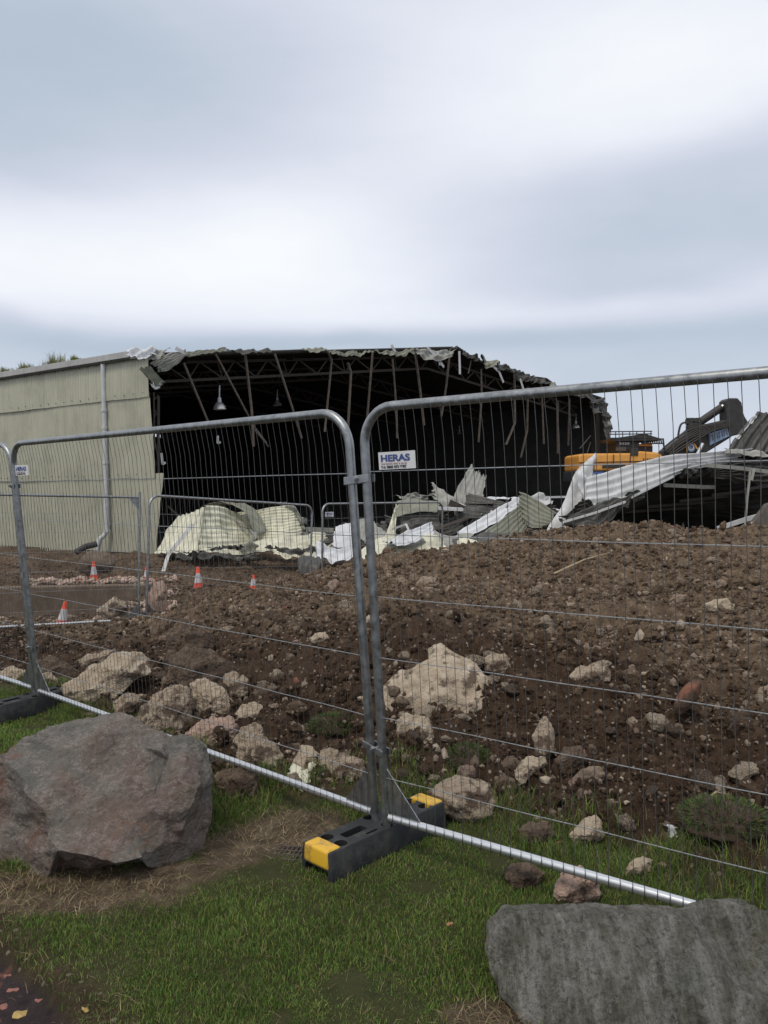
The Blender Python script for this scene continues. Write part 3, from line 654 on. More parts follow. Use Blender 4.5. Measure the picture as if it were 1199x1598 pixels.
RI = [(784, 1442, 2.66), (800, 1424, 2.68), (870, 1424, 2.68), (960, 1427, 2.65), (1045, 1430, 2.61), (1074, 1440, 2.56), (1096, 1478, 2.48), (1128, 1520, 2.42), (1150, 1545, 2.39), (1195, 1556, 2.37), (1110, 1440, 2.66), (1160, 1425, 2.66), (1175, 1470, 2.62), (1140, 1490, 2.58), (1190, 1520, 2.50), (1230, 1480, 2.54), (850, 1500, 2.56), (800, 1520, 2.58), (920, 1560, 2.46), (1010, 1500, 2.50), (1040, 1580, 2.38), (1120, 1620, 2.32), (1200, 1640, 2.28), (1180, 1590, 2.32), (870, 1600, 2.44), (980, 1660, 2.33), (1250, 1560, 2.42)]
k0 = len(RB)
traced_rock('boulder', RB, RI, .42, M_boulder_grey(), 'grey banded boulder on the grass in the bottom right corner', 'boulder', edge=.010, rough=.011, seed=9, soft=0, fine=.6, chips=90, chipd=.10, chipr=(.04, .11),
    edges=[(k0 + a, k0 + b) for a, b in ((0, 1), (1, 2), (2, 3), (3, 4), (4, 5), (5, 6), (6, 7), (7, 8), (8, 9))])

# ------------------------------------------------------------------ loose stones, clods
def scatter_mesh(name, n, size_fn, mats, sub, seed, region, stuff_label, tintr=None):
    rng = np.random.default_rng(seed); V0, F0 = ICO[sub]
    y = region['y0'] * (region['y1'] / region['y0']) ** rng.random(int(n * 1.6)); u = rng.uniform(-.53, .53, len(y)); x = u * (y + 1.0)
    keep = (soilmask(x, y) > rng.uniform(.3, .9, len(y)))
    cl = fbm(np.stack([x * 1.7, y * 1.7, x * 0], -1), 3, 77) + rng.normal(0, .25, len(x)); keep &= cl > region.get('thr', -.1)
    x, y = x[keep][:n], y[keep][:n]; n = len(x); z = ground_z(x, y)
    s = size_fn(rng, n, y)
    J = rng.uniform(.55, 1.25, (n, len(V0), 1)) if sub < 3 else (.9 + .55 * fbm((V0[None] * 1.6 + rng.uniform(0, 90, (n, 1, 3))).reshape(-1, 3), 3, seed).reshape(n, -1, 1)); sc = rng.uniform(.6, 1.25, (n, 1, 3)) * s[:, None, None]
    V = V0[None] * J * sc; a = rng.uniform(0, 6.28, n); ca, sa = np.cos(a), np.sin(a)
    X = V[..., 0] * ca[:, None] - V[..., 1] * sa[:, None]; Y = V[..., 0] * sa[:, None] + V[..., 1] * ca[:, None]
    P = np.stack([X + x[:, None], Y + y[:, None], V[..., 2] + (z + s * .35)[:, None]], -1).reshape(-1, 3)
    F = (F0[None] + (np.arange(n) * len(V0))[:, None, None]).reshape(-1, 3)
    mi = np.repeat(rng.choice(len(mats), n, p=region['p']), len(F0))
    pl = masks(x, y)[1] + rng.normal(0, .22, n) + .05
    o = mesh_np(name, P, F, mats, smooth=False, midx=mi, attrs={'soil': np.ones(len(P)), 'pale': np.repeat(pl, len(V0)), 'straw': np.zeros(len(P)), 'path': np.zeros(len(P))})
    return tag(o, stuff_label, 'stones' if 'stone' in name else 'soil', kind='stuff')
M_clod = M_simple('soil_clod', (.060, .042, .030), .95, 0, .45, 30, .4, .01, .2)
M_clod2 = M_simple('dry_soil_clod', (.13, .097, .070), .95, 0, .4, 30, .4, .01, .2)
M_st1 = M_simple('small_pale_stone', (.33, .27, .205), .9, 0, .3, 30, .4, .01, .2)
M_st2 = M_simple('small_tan_stone', (.21, .16, .12), .9, 0, .3, 30, .4, .01, .2)
M_st3 = M_simple('small_brick_chip', (.26, .12, .085), .9, 0, .3, 30)
lnf = lambda med, sg, lo, hi: (lambda rng, n, y: np.clip(med * np.exp(rng.normal(0, sg, n)) * np.clip(y / 6, .8, 1.8), lo, hi))
scatter_mesh('soil_clods', 42000, lnf(.013, .5, .005, .045), [M_GR, M_clod2], 1, 1, dict(y0=3.6, y1=26, p=[.9, .1], thr=-.3), 'loose brown soil clods covering the heap')
scatter_mesh('loose_stones', 9000, lnf(.011, .6, .004, .05), [M_st1, M_st2, M_st3], 1, 2, dict(y0=3.6, y1=20, p=[.25, .73, .02], thr=.12), 'small pale and tan stones strewn over the soil')
scatter_mesh('larger_soil_clods', 1500, lnf(.034, .4, .018, .08), [M_GR, M_clod2, M_st2], 3, 3, dict(y0=4.0, y1=13, p=[.85, .08, .07]), 'fist-sized lumps of soil on the heap')
# countable medium stones
def medium_stones():
    rng = np.random.default_rng(44); protos = []
    for k in range(6):
        V, F = rock_shape(4, 16, rng, .10, lo=.58, hi=.92, seed=k + 70); protos.append((V, F))
    mats = [M_lime, M_limemud, M_pink, M_brownrock]; me = {}
    n = 0
    while n < 110:
        px, py = rng.uniform(250, 1195), rng.uniform(900, 1330)
        P = hit(px, py)
        if P[1] > 13 or soilmask(P[:1], P[1:2])[0] < .6: continue
        k = int(rng.integers(6)); mi = int(rng.choice(4, p=[.3, .4, .1, .2])); key = (k, mi)
        if key not in me:
            o = mesh_np('stone', protos[k][0], protos[k][1], mats[mi], smooth=True); me[key] = o
        else:
            o = me[key].copy(); COL.objects.link(o)
        z = ground_z(P[0], P[1])[0]; s = float(np.clip(.05 * math.exp(rng.normal(0, .35)), .03, .10)) * (1.25 if P[1] > 8 else 1)
        o.location = (P[0], P[1], z + s * .3); o.scale = (s * rng.uniform(.8, 1.4), s * rng.uniform(.7, 1.1), s * rng.uniform(.6, .95))
        o.rotation_euler = (rng.uniform(-.4, .4), rng.uniform(-.4, .4), rng.uniform(0, 6.28))
        nm = ['fist-sized pale limestone lump lying on the brown soil heap', 'fist-sized muddy limestone lump lying on the brown soil heap', 'fist-sized pinkish stone lying on the brown soil heap', 'fist-sized brown stone lying on the soil heap'][mi]
        tag(o, nm, 'stone', ['pale lumps on the soil heap', 'muddy lumps on the soil heap', 'pinkish stones on the soil heap', 'brown stones on the soil heap'][mi]); n += 1
medium_stones()

# ------------------------------------------------------------------ grass
def blades(name, x, y, z, h, w, lean, mats, mi, label, kind='stuff', flat=None, rng=RNG, cat='grass', parent=None, loc=None, zmul=1.0):
    n = len(x); a = rng.uniform(0, 6.283, n); b = rng.uniform(0, 6.283, n)
    sx, sy = np.cos(a) * w / 2, np.sin(a) * w / 2; lx, ly = np.cos(b) * lean * h, np.sin(b) * lean * h
    hz = h * np.sqrt(np.clip(1 - lean ** 2 * .8, .02, 1)) * zmul
    P = np.zeros((n, 5, 3))
    P[:, 0] = np.stack([x - sx, y - sy, z - .003], -1); P[:, 1] = np.stack([x + sx, y + sy, z - .003], -1)
    P[:, 2] = np.stack([x + sx * .75 + lx * .35, y + sy * .75 + ly * .35, z + hz * .6], -1); P[:, 3] = np.stack([x - sx * .75 + lx * .35, y - sy * .75 + ly * .35, z + hz * .6], -1)
    P[:, 4] = np.stack([x + lx, y + ly, z + hz], -1)
    base = np.arange(n)[:, None] * 5; Q = base + np.array([0, 1, 2, 3]); T = base + np.array([3, 2, 4])
    o = mesh_np(name, P.reshape(-1, 3), [Q, T], mats, smooth=False, midx=np.r_[mi, mi], parent=parent, loc=loc)
    if parent is None: tag(o, label, cat, kind=kind)
    return o
def M_blade(name, c, var=.3):
    n = NB(name, .6, spec=.25); v = n.vec('Position'); f = n.noise(v, 2.6, 5, .6); g = n.noise(v, 40, 3)
    col = n.ramp(f, [(.3, tuple(k * (1 - var) for k in c)), (.7, tuple(k * (1 + var) for k in c))])
    n.color(n.mix(n.ramp(g, [(.5, 0.0), (.8, .4)]), col, (c[0] * 1.7, c[1] * 1.4, c[2] * 1.2)))
    n.b.inputs['Subsurface Weight'].default_value = 0
    return n.m
M_g = [M_blade('grass_green', (.115, .190, .036)), M_blade('grass_dark_green', (.072, .135, .027)), M_blade('grass_yellow_green', (.19, .205, .055)), M_blade('dead_grass', (.20, .15, .085), .35)]
def lawn():
    rng = np.random.default_rng(5); n = 430000
    y = 1.75 + (7.6 - 1.75) * rng.random(n) ** 1.35; x = rng.uniform(-.56, .56, n) * (y + .5)
    # a little denser close to the lens
    s, pale, straw, path, strip = masks(x, y)
    patchy = fbm(np.stack([x * 6, y * 6, x * 0], -1), 3, 90)
    p = (1 - s) ** 1.5 * (1 - path) * (1 - .93 * straw) * (1 - .75 * strip) * sstep(-.75, -.1, patchy)
    k = rng.random(n) < p; x, y, straw = x[k], y[k], straw[k]; patchy = patchy[k]; z = g0(x, y); n = len(x)
    h = rng.uniform(.010, .030, n) * (1 + .55 * patchy) * (1 - .3 * straw); lush = fbm(np.stack([x * 1.1, y * 1.1, x * 0], -1), 2, 91)
    h *= 1 + .4 * lush; w = rng.uniform(.0018, .0036, n) * np.clip(y / 3, 1, 1.9); lean = rng.uniform(.1, .95, n)
    r = rng.random(n) + straw * .6 * rng.random(n) - .06 * lush
    mi = np.where(r < .48, 0, np.where(r < .80, 1, np.where(r < .955, 2, 3)))
    blades('grass', x, y, z, h, w, lean, M_g, mi, 'short green lawn grass in front of the fence')
    # tufts beyond the fence foot
    n = 26000; cx = rng.uniform(-3.2, 1.9, 150); cy = footline(cx) + rng.uniform(-.25, .25, 150); c = rng.integers(0, 150, n)
    x = cx[c] + rng.normal(0, .07, n); y = cy[c] + rng.normal(0, .06, n); z = ground_z(x, y)
    blades('rough_grass', x, y, z - .01, rng.uniform(.03, .10, n), rng.uniform(.002, .0045, n), rng.uniform(.1, .9, n), M_g, rng.choice(4, n, p=[.3, .4, .2, .1]), 'ragged grass along the foot of the soil heap')
    # straw
    n = 42000; y = rng.uniform(2.1, 4.6, n); x = rng.uniform(-.56, .45, n) * (y + .5)
    s, pale, straw, path, strip = masks(x, y); k = rng.random(n) < np.maximum(straw, strip * .12) * (1 - path) * (1 - s); x, y = x[k], y[k]; n = len(x)
    blades('dead_straw', x, y, g0(x, y) + .004, rng.uniform(.02, .085, n), rng.uniform(.0015, .003, n), rng.uniform(.88, 1.0, n), [M_g[3], M_blade('pale_straw', (.34, .27, .16)), M_blade('brown_straw', (.10, .066, .04))], rng.choice(3, n, p=[.45, .25, .3]), 'dry dead grass lying in brown patches', cat='straw', zmul=.5)
    # sparse long dead stalks over lawn
    n = 700; y = rng.uniform(2.2, 4.0, n); x = rng.uniform(-.5, .5, n) * y
    blades('grass_stalks', x, y, g0(x, y) + .01, rng.uniform(.03, .09, n), rng.uniform(.0015, .0026, n), rng.uniform(.7, .99, n), [M_g[3]], np.zeros(n, int), 'thin pale dead stalks among the lawn grass', zmul=.8)
lawn()
M_moss = M_blade('dark_moss_blade', (.022, .034, .010))
def hummock(px, py, r, label, seed, flat=.7):
    rng = np.random.default_rng(seed); P = hit(px, py); P[2] = ground_z(P[0], P[1])[0]
    root = empty('grass_hummock', P, label, 'grass tuft', 'grassy hummocks in the soil heap')
    V, F = rock_shape(4, 4, rng, .08, seed=seed); V = V * [r, r * .9, r * flat]
    o = mesh_np('turf_clod', V, F, M_clod, root, smooth=True)
    n = 3000; D = unit_rows(rng.normal(size=(n, 3))); D[:, 2] = np.abs(D[:, 2]) * .9 + .05; D = unit_rows(D)
    Q = D * [r, r * .9, r * flat] * .97
    L = rng.uniform(.012, .04, n)[:, None]; side = unit_rows(np.cross(D, rng.normal(size=(n, 3)))) * .0018
    tip = Q + unit_rows(D + rng.normal(0, .35, (n, 3)) + [0, 0, -.1]) * L
    PP = np.stack([Q - side, Q + side, tip], 1).reshape(-1, 3)
    mesh_np('grass_blades', PP, np.arange(n * 3).reshape(-1, 3), [M_moss, M_g[1], M_g[3]], root, midx=rng.choice(3, n, p=[.45, .45, .10]))['kind'] = 'stuff'
hummock(730, 1196, .13, 'round grassy hummock just right of the wedge shaped limestone block', 1)
hummock(524, 1150, .17, 'wide mossy hummock just left of the middle fence posts', 2, .45)
hummock(1130, 1330, .20, 'ragged turf clod at the right edge above the grey boulder', 3, .4)

# ------------------------------------------------------------------ fence panels
def frame_mat(A, B, T):
    A, B, T = [np.array(k, float) for k in (A, B, T)]; X = unit(B - A); Z = T - A; Z = unit(Z - X * (Z @ X)); Y = np.cross(Z, X)
    return Matrix(((X[0], Y[0], Z[0], A[0]), (X[1], Y[1], Z[1], A[1]), (X[2], Y[2], Z[2], A[2]), (0, 0, 0, 1)))
def make_panel(label, square=False, seed=1):
    W_, H_, r = 3.5, 2.0, .16
    root = empty('mesh_fence', label=label, cat='mesh fence', group='temporary mesh fence panels')
    m = MB()
    if square:
        m.tube([(0, 0, 0), (0, 0, H_)], .020, 12).tube([(W_, 0, 0), (W_, 0, H_ + .05)], .020, 12)
        m.tube([(0, 0, H_ - .03), (W_, 0, H_ - .03)], .018, 12)
    else:
        P = [(0, 0, 0), (0, 0, H_ - r)] + [(r - r * math.cos(a), 0, H_ - r + r * math.sin(a)) for a in np.linspace(.15, math.pi / 2, 9)]
        P += [(W_ - p[0], 0, p[2]) for p in P[::-1]]
        m.tube(P, .0205, 14)
    auto_smooth(m.build('frame_tube', M_galv, root))
    auto_smooth(MB().tube([(.02, 0, .13), (W_ - .02, 0, .13)], .018, 12).build('bottom_rail', M_rail, root))
    for sx, dx in ((0, 1), (W_, -1)):
        if square: MB().prism([(sx + dx * .02, 0, H_ - .05), (sx + dx * .16, 0, H_ - .05), (sx + dx * .02, 0, H_ - .22)], (0, -.003, 0), (0, .003, 0)).build('corner_gusset', M_galv, root)
        MB().prism([(sx + dx * .02, 0, .15), (sx + dx * .19, 0, .15), (sx + dx * .02, 0, .36)], (0, -.003, 0), (0, .003, 0)).build('corner_gusset', M_galv, root)
    rng = np.random.default_rng(seed)
    hz = [H_ - .28 * k for k in range(1, 7)]
    for k, z in enumerate(hz):
        y = -.004; pts = [(x, y + .003 * math.sin(x * 9 + k), z + .002 * math.sin(x * 2.3 + k * 2)) for x in np.linspace(.01, W_ - .01, 24)]
        MB().tube(pts, .0021, 5, cap=False).build('horizontal_wire', M_wire_l, root)
    m = MB(); xs = np.arange(.05, W_ - .02, .0462)
    for x in xs:
        zt = H_ + .004
        if not square:
            if x < r: zt = H_ - r + math.sqrt(max(0, r * r - (r - x) ** 2)) - .005
            if x > W_ - r: zt = H_ - r + math.sqrt(max(0, r * r - (x - W_ + r) ** 2)) - .005
        ph = rng.uniform(0, 6); a = rng.uniform(.001, .004)
        zs = [z for z in np.linspace(.108, zt - .03, 16)]
        pts = [(x, .018, .108), (x, -.0215, .112)] + [(x + a * math.sin(z * 5 + ph), -.006 - (.014 if z < .17 or z > zt - .06 else 0) , z) for z in zs[1:]]
        full = r < x < W_ - r or square
        pts += [(x, -.0225, zt - .012), (x, -.012, zt + .012), (x, .012, zt + .012)] if full else [(x, -.018, zt)]
        m.tube(pts, .0014, 4, cap=False)
    o = m.build('wire_mesh', M_wire, root, smooth=True); o['kind'] = 'stuff'
    return root
pA = make_panel('mesh fence panel furthest left, its rounded top corner just in the picture')
pA.matrix_world = frame_mat((-2.70 - 2.73, 6.16 + 2.19, .10), (-2.70, 6.16, .04), (-2.73 - 2.80, 8.35 - .12, 2.09))
pB = copy_tree(pA); pB['label'] = 'mesh fence panel left of the middle posts, standing behind the red-brown boulder'
MB_ = frame_mat((-2.639, 6.098, .038), (-.054, 3.739, .032), (-2.744, 5.979, 2.031)); pB.matrix_world = MB_
pC = copy_tree(pA); pC['label'] = 'mesh fence panel right of the middle posts, running out of the picture on the right'
MC_ = frame_mat((-.004, 3.679, .038), (2.80, 1.584, .048), (-.088, 3.576, 2.033)); pC.matrix_world = MC_
pE = copy_tree(pA); pE['label'] = 'rear round-cornered mesh panel in front of the cream crumpled sheets'
pE.matrix_world = frame_mat((-3.64, 12.2, -.42), (-1.40, 14.88, -.68), (-3.69, 12.2, 1.56))
pF = copy_tree(pA); pF['label'] = 'rear mesh panel with a tiny white sign, furthest from the camera'
pF.matrix_world = frame_mat((-1.19, 15.1, -.66), (1.22, 17.6, -.72), (-1.16, 15.1, 1.34))
pD = make_panel('square-cornered rear mesh panel ending beside the trench and cones', True, 4)
pD.matrix_world = frame_mat((-6.75, 10.35, -.28), (-3.72, 12.1, -.42), (-6.88, 10.35, 1.70))

def make_foot(label):
    root = empty('rubber_weight_block', label=label, cat='fence block', group='black rubber fence feet')
    L_, W_, H_ = .76, .205, .135
    def boxo(c, s, top=1.0, bev=0):
        return MB().box(c, s, top=top).build('tmp', M_hole, None, bevel=bev)
    b = MB(); hl, hw = L_ / 2, W_ / 2
    prof = [(-hw, 0), (hw, 0), (hw * .97, H_ * .6), (hw * .86, H_), (-hw * .86, H_), (-hw * .97, H_ * .6)]
    b.prism([(x, -hl, z) for x, z in prof], (0, 0, 0), (0, L_, 0)); body = b.build('block_body', M_rubber, root, bevel=.010)
    cut = []
    for s in (-1, 1):
        for x in (-.045, .045): cut.append(MB().lathe([(0, -.07), (.03, -.07), (.03, .07), (0, .07)], (x, s * .275, H_), 20).build('tmp', M_hole))
        cut.append(boxo((0, s * .155, H_), (.050, .135, .12), bev=.012)); cut.append(boxo((.062, s * .10, H_), (.014, .07, .04)))
        cut.append(boxo((0, s * (L_ / 2), .012), (.15, .20, .085), bev=.012))
    for x in (-.06, .06): cut.append(MB().lathe([(0, -.03), (.028, -.03), (.028, .03), (0, .03)], (x, 0, H_), 20).build('tmp', M_hole))
    body.data.materials.append(M_hole)
    for c in cut:
        md = body.modifiers.new('cut', 'BOOLEAN'); md.object = c; md.operation = 'DIFFERENCE'; md.solver = 'EXACT'
    dg = bpy.context.evaluated_depsgraph_get(); me = bpy.data.meshes.new_from_object(body.evaluated_get(dg)); body.modifiers.clear(); body.data = me
    for c in cut: bpy.data.objects.remove(c, do_unlink=True)
    auto_smooth(body, 35)
    for s in (-1, 1):
        y0 = s * (hl + .006)
        e = MB(); P = [(-hw * .74, H_ * .42), (hw * .74, H_ * .42), (hw * .80, H_ * .50), (hw * .74, H_ * 1.045), (-hw * .74, H_ * 1.045), (-hw * .80, H_ * .50)]
        e.prism([(x, y0 - s * .085, z) for x, z in P], (0, 0, 0), (0, s * .085, 0)); o = e.build('yellow_end_cap', M_yellow, root, bevel=.014, seg=3); auto_smooth(o, 50)
    return root
ft = make_foot('yellow-ended black rubber block under the two middle fence posts')
nearE = np.array([-.245, 3.43, .0]); farE = np.array([.235, 4.10, .0])
Xd = unit(np.cross(unit(farE - nearE), (0, 0, 1))); Yd = unit(farE - nearE)
cc = (nearE + farE) / 2
def place_foot(o, c, Yd, z=0.0):
    Yd = unit(Yd); Xd = np.cross(Yd, (0, 0, 1))
    o.matrix_world = Matrix(((Xd[0], Yd[0], 0, c[0]), (Xd[1], Yd[1], 0, c[1]), (Xd[2], Yd[2], 1, z), (0, 0, 0, 1)))
place_foot(ft, (-.05, 3.72), (.70, .72, 0), -.008)
f2 = copy_tree(ft); f2['label'] = 'dark rubber block under the left pair of fence posts on the grass'
place_foot(f2, (-2.70, 6.08), (.55, .8, 0), 0)
f3 = copy_tree(ft); f3['label'] = 'grey rubber block half buried at the end of the square-cornered rear panel'
for c_ in list(f3.children):
    if c_.name.startswith('yellow'): bpy.data.objects.remove(c_)
place_foot(f3, (-3.74, 12.14), (.55, .8, 0), ground_z(-3.74, 12.14)[0] - .02)

def clamp(A, B, label, w=.03):
    """coupler joining the two posts"""
    A = np.array(A, float); B = np.array(B, float); root = empty('fence_clamp', (A + B) / 2, label, 'fence clamp', 'clamps joining fence posts')
    c = (A + B) / 2; X = unit(B - A); Y = unit(np.cross((0, 0, 1), X)); m = MB(); L_ = np.linalg.norm(B - A) + .055
    for s in (-1, 1): m.box(c + Y * s * .024, (L_, .006, w), X, Y)
    o = m.build('clamp_plate', M_galv, None, bevel=.002); o.parent = root; o.location = -c
    m = MB().tube([c - Y * .045, c + Y * .038], .007, 8).lathe([(0, 0), (.013, 0), (.013, .011), (0, .011)], c - Y * .038, 6, Y)
    o = m.build('bolt', M_galv); o.parent = root; o.location = -c
def onp(Mx, s, t, n=0): return np.array(Mx @ Vector((s, n, t)))
clamp(onp(MB_, 3.5, 1.69), onp(MC_, 0, 1.69), 'bright steel clamp joining the two middle posts at eye level', .036)
clamp(onp(MB_, 3.5, .46), onp(MC_, 0, .44), 'small steel clamp joining the two middle posts low down')
MA_ = pA.matrix_world.copy()
clamp(onp(MA_, 3.5, 1.69), onp(MB_, 0, 1.69), 'steel clamp joining the left pair of posts near the small sign')
clamp(onp(MA_, 3.5, .46), onp(MB_, 0, .46), 'pale clamp low on the left pair of posts above the grass')

def text(s, size, mat, parent, loc, name='lettering', bold=.0, sx=1.0, align='LEFT', ext=.0004):
    c = bpy.data.curves.new('t', 'FONT'); c.body = s; c.size = size; c.extrude = ext; c.offset = bold; c.align_x = align
    o = bpy.data.objects.new('t', c); COL.objects.link(o); dg = bpy.context.evaluated_depsgraph_get()
    me = bpy.data.meshes.new_from_object(o.evaluated_get(dg)); bpy.data.objects.remove(o, do_unlink=True)
    V = np.array([v.co[:] for v in me.vertices]); V[:, 0] *= sx
    V2 = np.stack([V[:, 0], -V[:, 2] , V[:, 1]], -1)
    for v, q in zip(me.vertices, V2): v.co = q
    me.materials.clear(); me.materials.append(mat)
    t = bpy.data.objects.new(name, me); COL.objects.link(t); t.parent = parent; t.location = loc; return t
def sign(Mx, s, t, w, h, label, roll=0.0, full=True):
    root = empty('fence_sign', label=label, cat='sign')
    root.matrix_world = Mx @ Matrix.Translation((s, -.012, t)) @ Matrix.Rotation(roll, 4, 'Y')
    MB().box((w / 2, 0, h / 2), (w, .003, h)).build('sign_board', M_white, root)
    text('HERAS', h * .52, M_blue, root, (w * .06, -.003, h * .47), bold=h * .018, sx=w * .82 / (h * .52 * 3.02))
    text('THE FENCE HIRE & SALES', h * .15, M_red_print, root, (w * .06, -.003, h * .27), sx=w * .74 / (h * .15 * 11.6))
    text('Tel: 0800 073 9987', h * .20, M_black, root, (w * .06, -.003, h * .07), bold=h * .006, sx=w * .74 / (h * .20 * 8.35))
    return root
def on_panel(Mx, px, py):
    Mi = Mx.inverted(); o = Mi @ Vector(EYEV); d = Mi.to_3x3() @ Vector(ray(px, py)); k = -o.y / d.y; p = o + d * k; return p.x, p.z
s0, t0 = on_panel(MC_, 595, 733); s1, _ = on_panel(MC_, 652, 731); _, t1 = on_panel(MC_, 594, 706)
sign(MC_, s0, t0, s1 - s0, t1 - t0, 'white sign with blue lettering and a phone number on the right fence panel', -.015)
s0, t0 = on_panel(MB_, 28, 742); s1, _ = on_panel(MB_, 48, 742); _, t1 = on_panel(MB_, 28, 726)
sign(MB_, s0, t0, s1 - s0, t1 - t0, 'white sign with blue lettering beside the left pair of posts')
MF_ = pF.matrix_world.copy(); s0, t0 = on_panel(MF_, 507, 807); s1, _ = on_panel(MF_, 520, 807); _, t1 = on_panel(MF_, 507, 799)
sign(MF_, s0, t0, s1 - s0, t1 - t0, 'tiny white sign on the furthest rear mesh panel')

# ------------------------------------------------------------------ big shed
E0 = at(237, 551, 30); K0 = E0.copy(); K0[2] = -.95
WD = np.array([-.819, .573, 0]); WD = unit(WD)
ER = at(947, 626, 48); RG = at(703, 541.5, 39.8)
GD = ER - E0; GD[2] = 0; GD = unit(GD); GN = np.array([GD[1], -GD[0], 0])    # points to the camera side
if GN @ (-E0) < 0: GN = -GN
UPV = np.array([0, 0, 1.0])
def gp(px, py, off=0.0):
    """point where the sight line meets the torn gable plane, pushed off metres into the shed"""
    v = ray(px, py); P0 = E0 - GN * off; return EYEV + v * (((P0 - EYEV) @ GN) / (v @ GN))
WN = np.array([WD[1], -WD[0], 0]);
if WN @ (-E0) < 0: WN = -WN
def wp(px, py, off=0.0):
    v = ray(px, py); P0 = E0 + WN * off; return EYEV + v * (((P0 - EYEV) @ WN) / (v @ WN))
SHED = empty('industrial_shed', K0, 'long cream corrugated shed with its end torn open and dark inside', 'building')
shed_inv = Matrix.Translation([-float(c) for c in K0])
def sh(o):
    o.parent = SHED; o.matrix_parent_inverse = shed_inv; return o
def smooth_poly(P, n):
    P = np.array(P, float); k = len(P); t = np.linspace(0, k - 1, n)
    if k == 2: return P[0] + (P[1] - P[0]) * (t[:, None])
    i = np.clip(np.floor(t).astype(int), 0, k - 2); f = (t - i)[:, None]
    Pm = P[np.clip(i - 1, 0, k - 1)]; P0 = P[i]; P1 = P[i + 1]; Pp = P[np.clip(i + 2, 0, k - 1)]
    m0 = (P1 - Pm) / 2; m1 = (Pp - P0) / 2
    return (2 * f ** 3 - 3 * f ** 2 + 1) * P0 + (f ** 3 - 2 * f ** 2 + f) * m0 + (-2 * f ** 3 + 3 * f ** 2) * P1 + (f ** 3 - f ** 2) * m1
def sheet(name, A, B, ribs, mat, back, amp=.022, crumple=.05, torn=.03, seed=0, nu=36, bulge=0.0, thick=.006, raw=False, prof='sin', label=None, cat=None, group=None):
    if not raw: A = [at(*p) for p in A]; B = [at(*p) for p in B]
    nv = max(10, ribs * 8 + 1); a = smooth_poly(A, nu); b = smooth_poly(B, nu); rng = np.random.default_rng(seed + 900)
    v = np.linspace(0, 1, nv); G = a[:, None] * (1 - v[None, :, None]) + b[:, None] * v[None, :, None]
    size = np.linalg.norm(G[-1, 0] - G[0, 0]) + .01; wid = np.linalg.norm(b - a, axis=1).mean()
    # ragged ends
    du = unit_rows((G[-1] - G[0])); jag = fbm(np.stack([v * 7, v * 0 + seed, v * 0], -1), 3, seed) + rng.normal(0, .25, nv)
    k = np.linspace(0, 1, nu)[:, None, None]; G = G + du[None] * (torn * 2.2 * jag[None, :, None] * (np.clip(k - .85, 0, 1) / .15 - np.clip(.15 - k, 0, 1) / .15))
    dv = unit_rows(b - a); jag2 = fbm(np.stack([np.linspace(0, 9, nu), np.full(nu, seed + 5.), np.zeros(nu)], -1), 3, seed + 4)
    vv = v[None, :, None]; G = G + dv[:, None] * (torn * .8 * jag2[:, None, None] * (np.clip(vv - .9, 0, 1) / .1 - np.clip(.1 - vv, 0, 1) / .1))
    gu = np.gradient(G, axis=0); gv = np.gradient(G, axis=1); Nn = np.cross(gu, gv); Nn = Nn / (np.linalg.norm(Nn, axis=2, keepdims=True) + 1e-9)
    if Nn[nu // 2, nv // 2] @ (EYEV - G[nu // 2, nv // 2]) < 0: Nn = -Nn
    off = np.zeros((nu, nv))
    if ribs:
        ph = v * ribs * 2 * math.pi; p = np.sin(ph) if prof == 'sin' else np.clip(np.sin(ph) * 2.4, -1, 1); off = off + amp * p[None]
    Pn = G.reshape(-1, 3) / max(.4, wid) * 1.3 + seed; off = off + crumple * fbm(Pn, 3, seed + 2).reshape(nu, nv) * 2
    fold = fbm(np.stack([G[..., 0].ravel() * .8, G[..., 1].ravel() * .8 + seed, G[..., 2].ravel() * 1.4], -1), 2, seed + 12).reshape(nu, nv)
    off = off + crumple * 1.2 * (np.abs(fold) - .3)
    tt = (G - G.mean((0, 1))) @ unit(rng.normal(size=3)) / max(.3, wid) * 1.6; cz = np.abs(((tt + rng.uniform(0, 1)) % 1.0) - .5); off = off + crumple * 1.3 * (cz - .25)
    off = off + bulge * np.sin(np.linspace(0, math.pi, nu))[:, None]
    F1 = G + Nn * off[..., None]; F2 = F1 - Nn * thick
    n = nu * nv; i = np.arange(n).reshape(nu, nv); q = np.stack([i[:-1, :-1], i[:-1, 1:], i[1:, 1:], i[1:, :-1]], -1).reshape(-1, 4)
    rim = []
    for e in (i[0], i[-1], i[:, 0], i[:, -1]): rim.append(np.stack([e[:-1], e[1:], e[1:] + n, e[:-1] + n], -1))
    Fq = np.concatenate([q, q[:, ::-1] + n] + rim); mi = np.r_[np.zeros(len(q)), np.ones(len(q)), np.zeros(sum(len(r) for r in rim))]
    V = np.concatenate([F1.reshape(-1, 3), F2.reshape(-1, 3)]); c = V.mean(0)
    o = mesh_np(name, V, Fq, [mat, back], smooth=True, midx=mi, loc=c)
    return tag(o, label, cat, group)
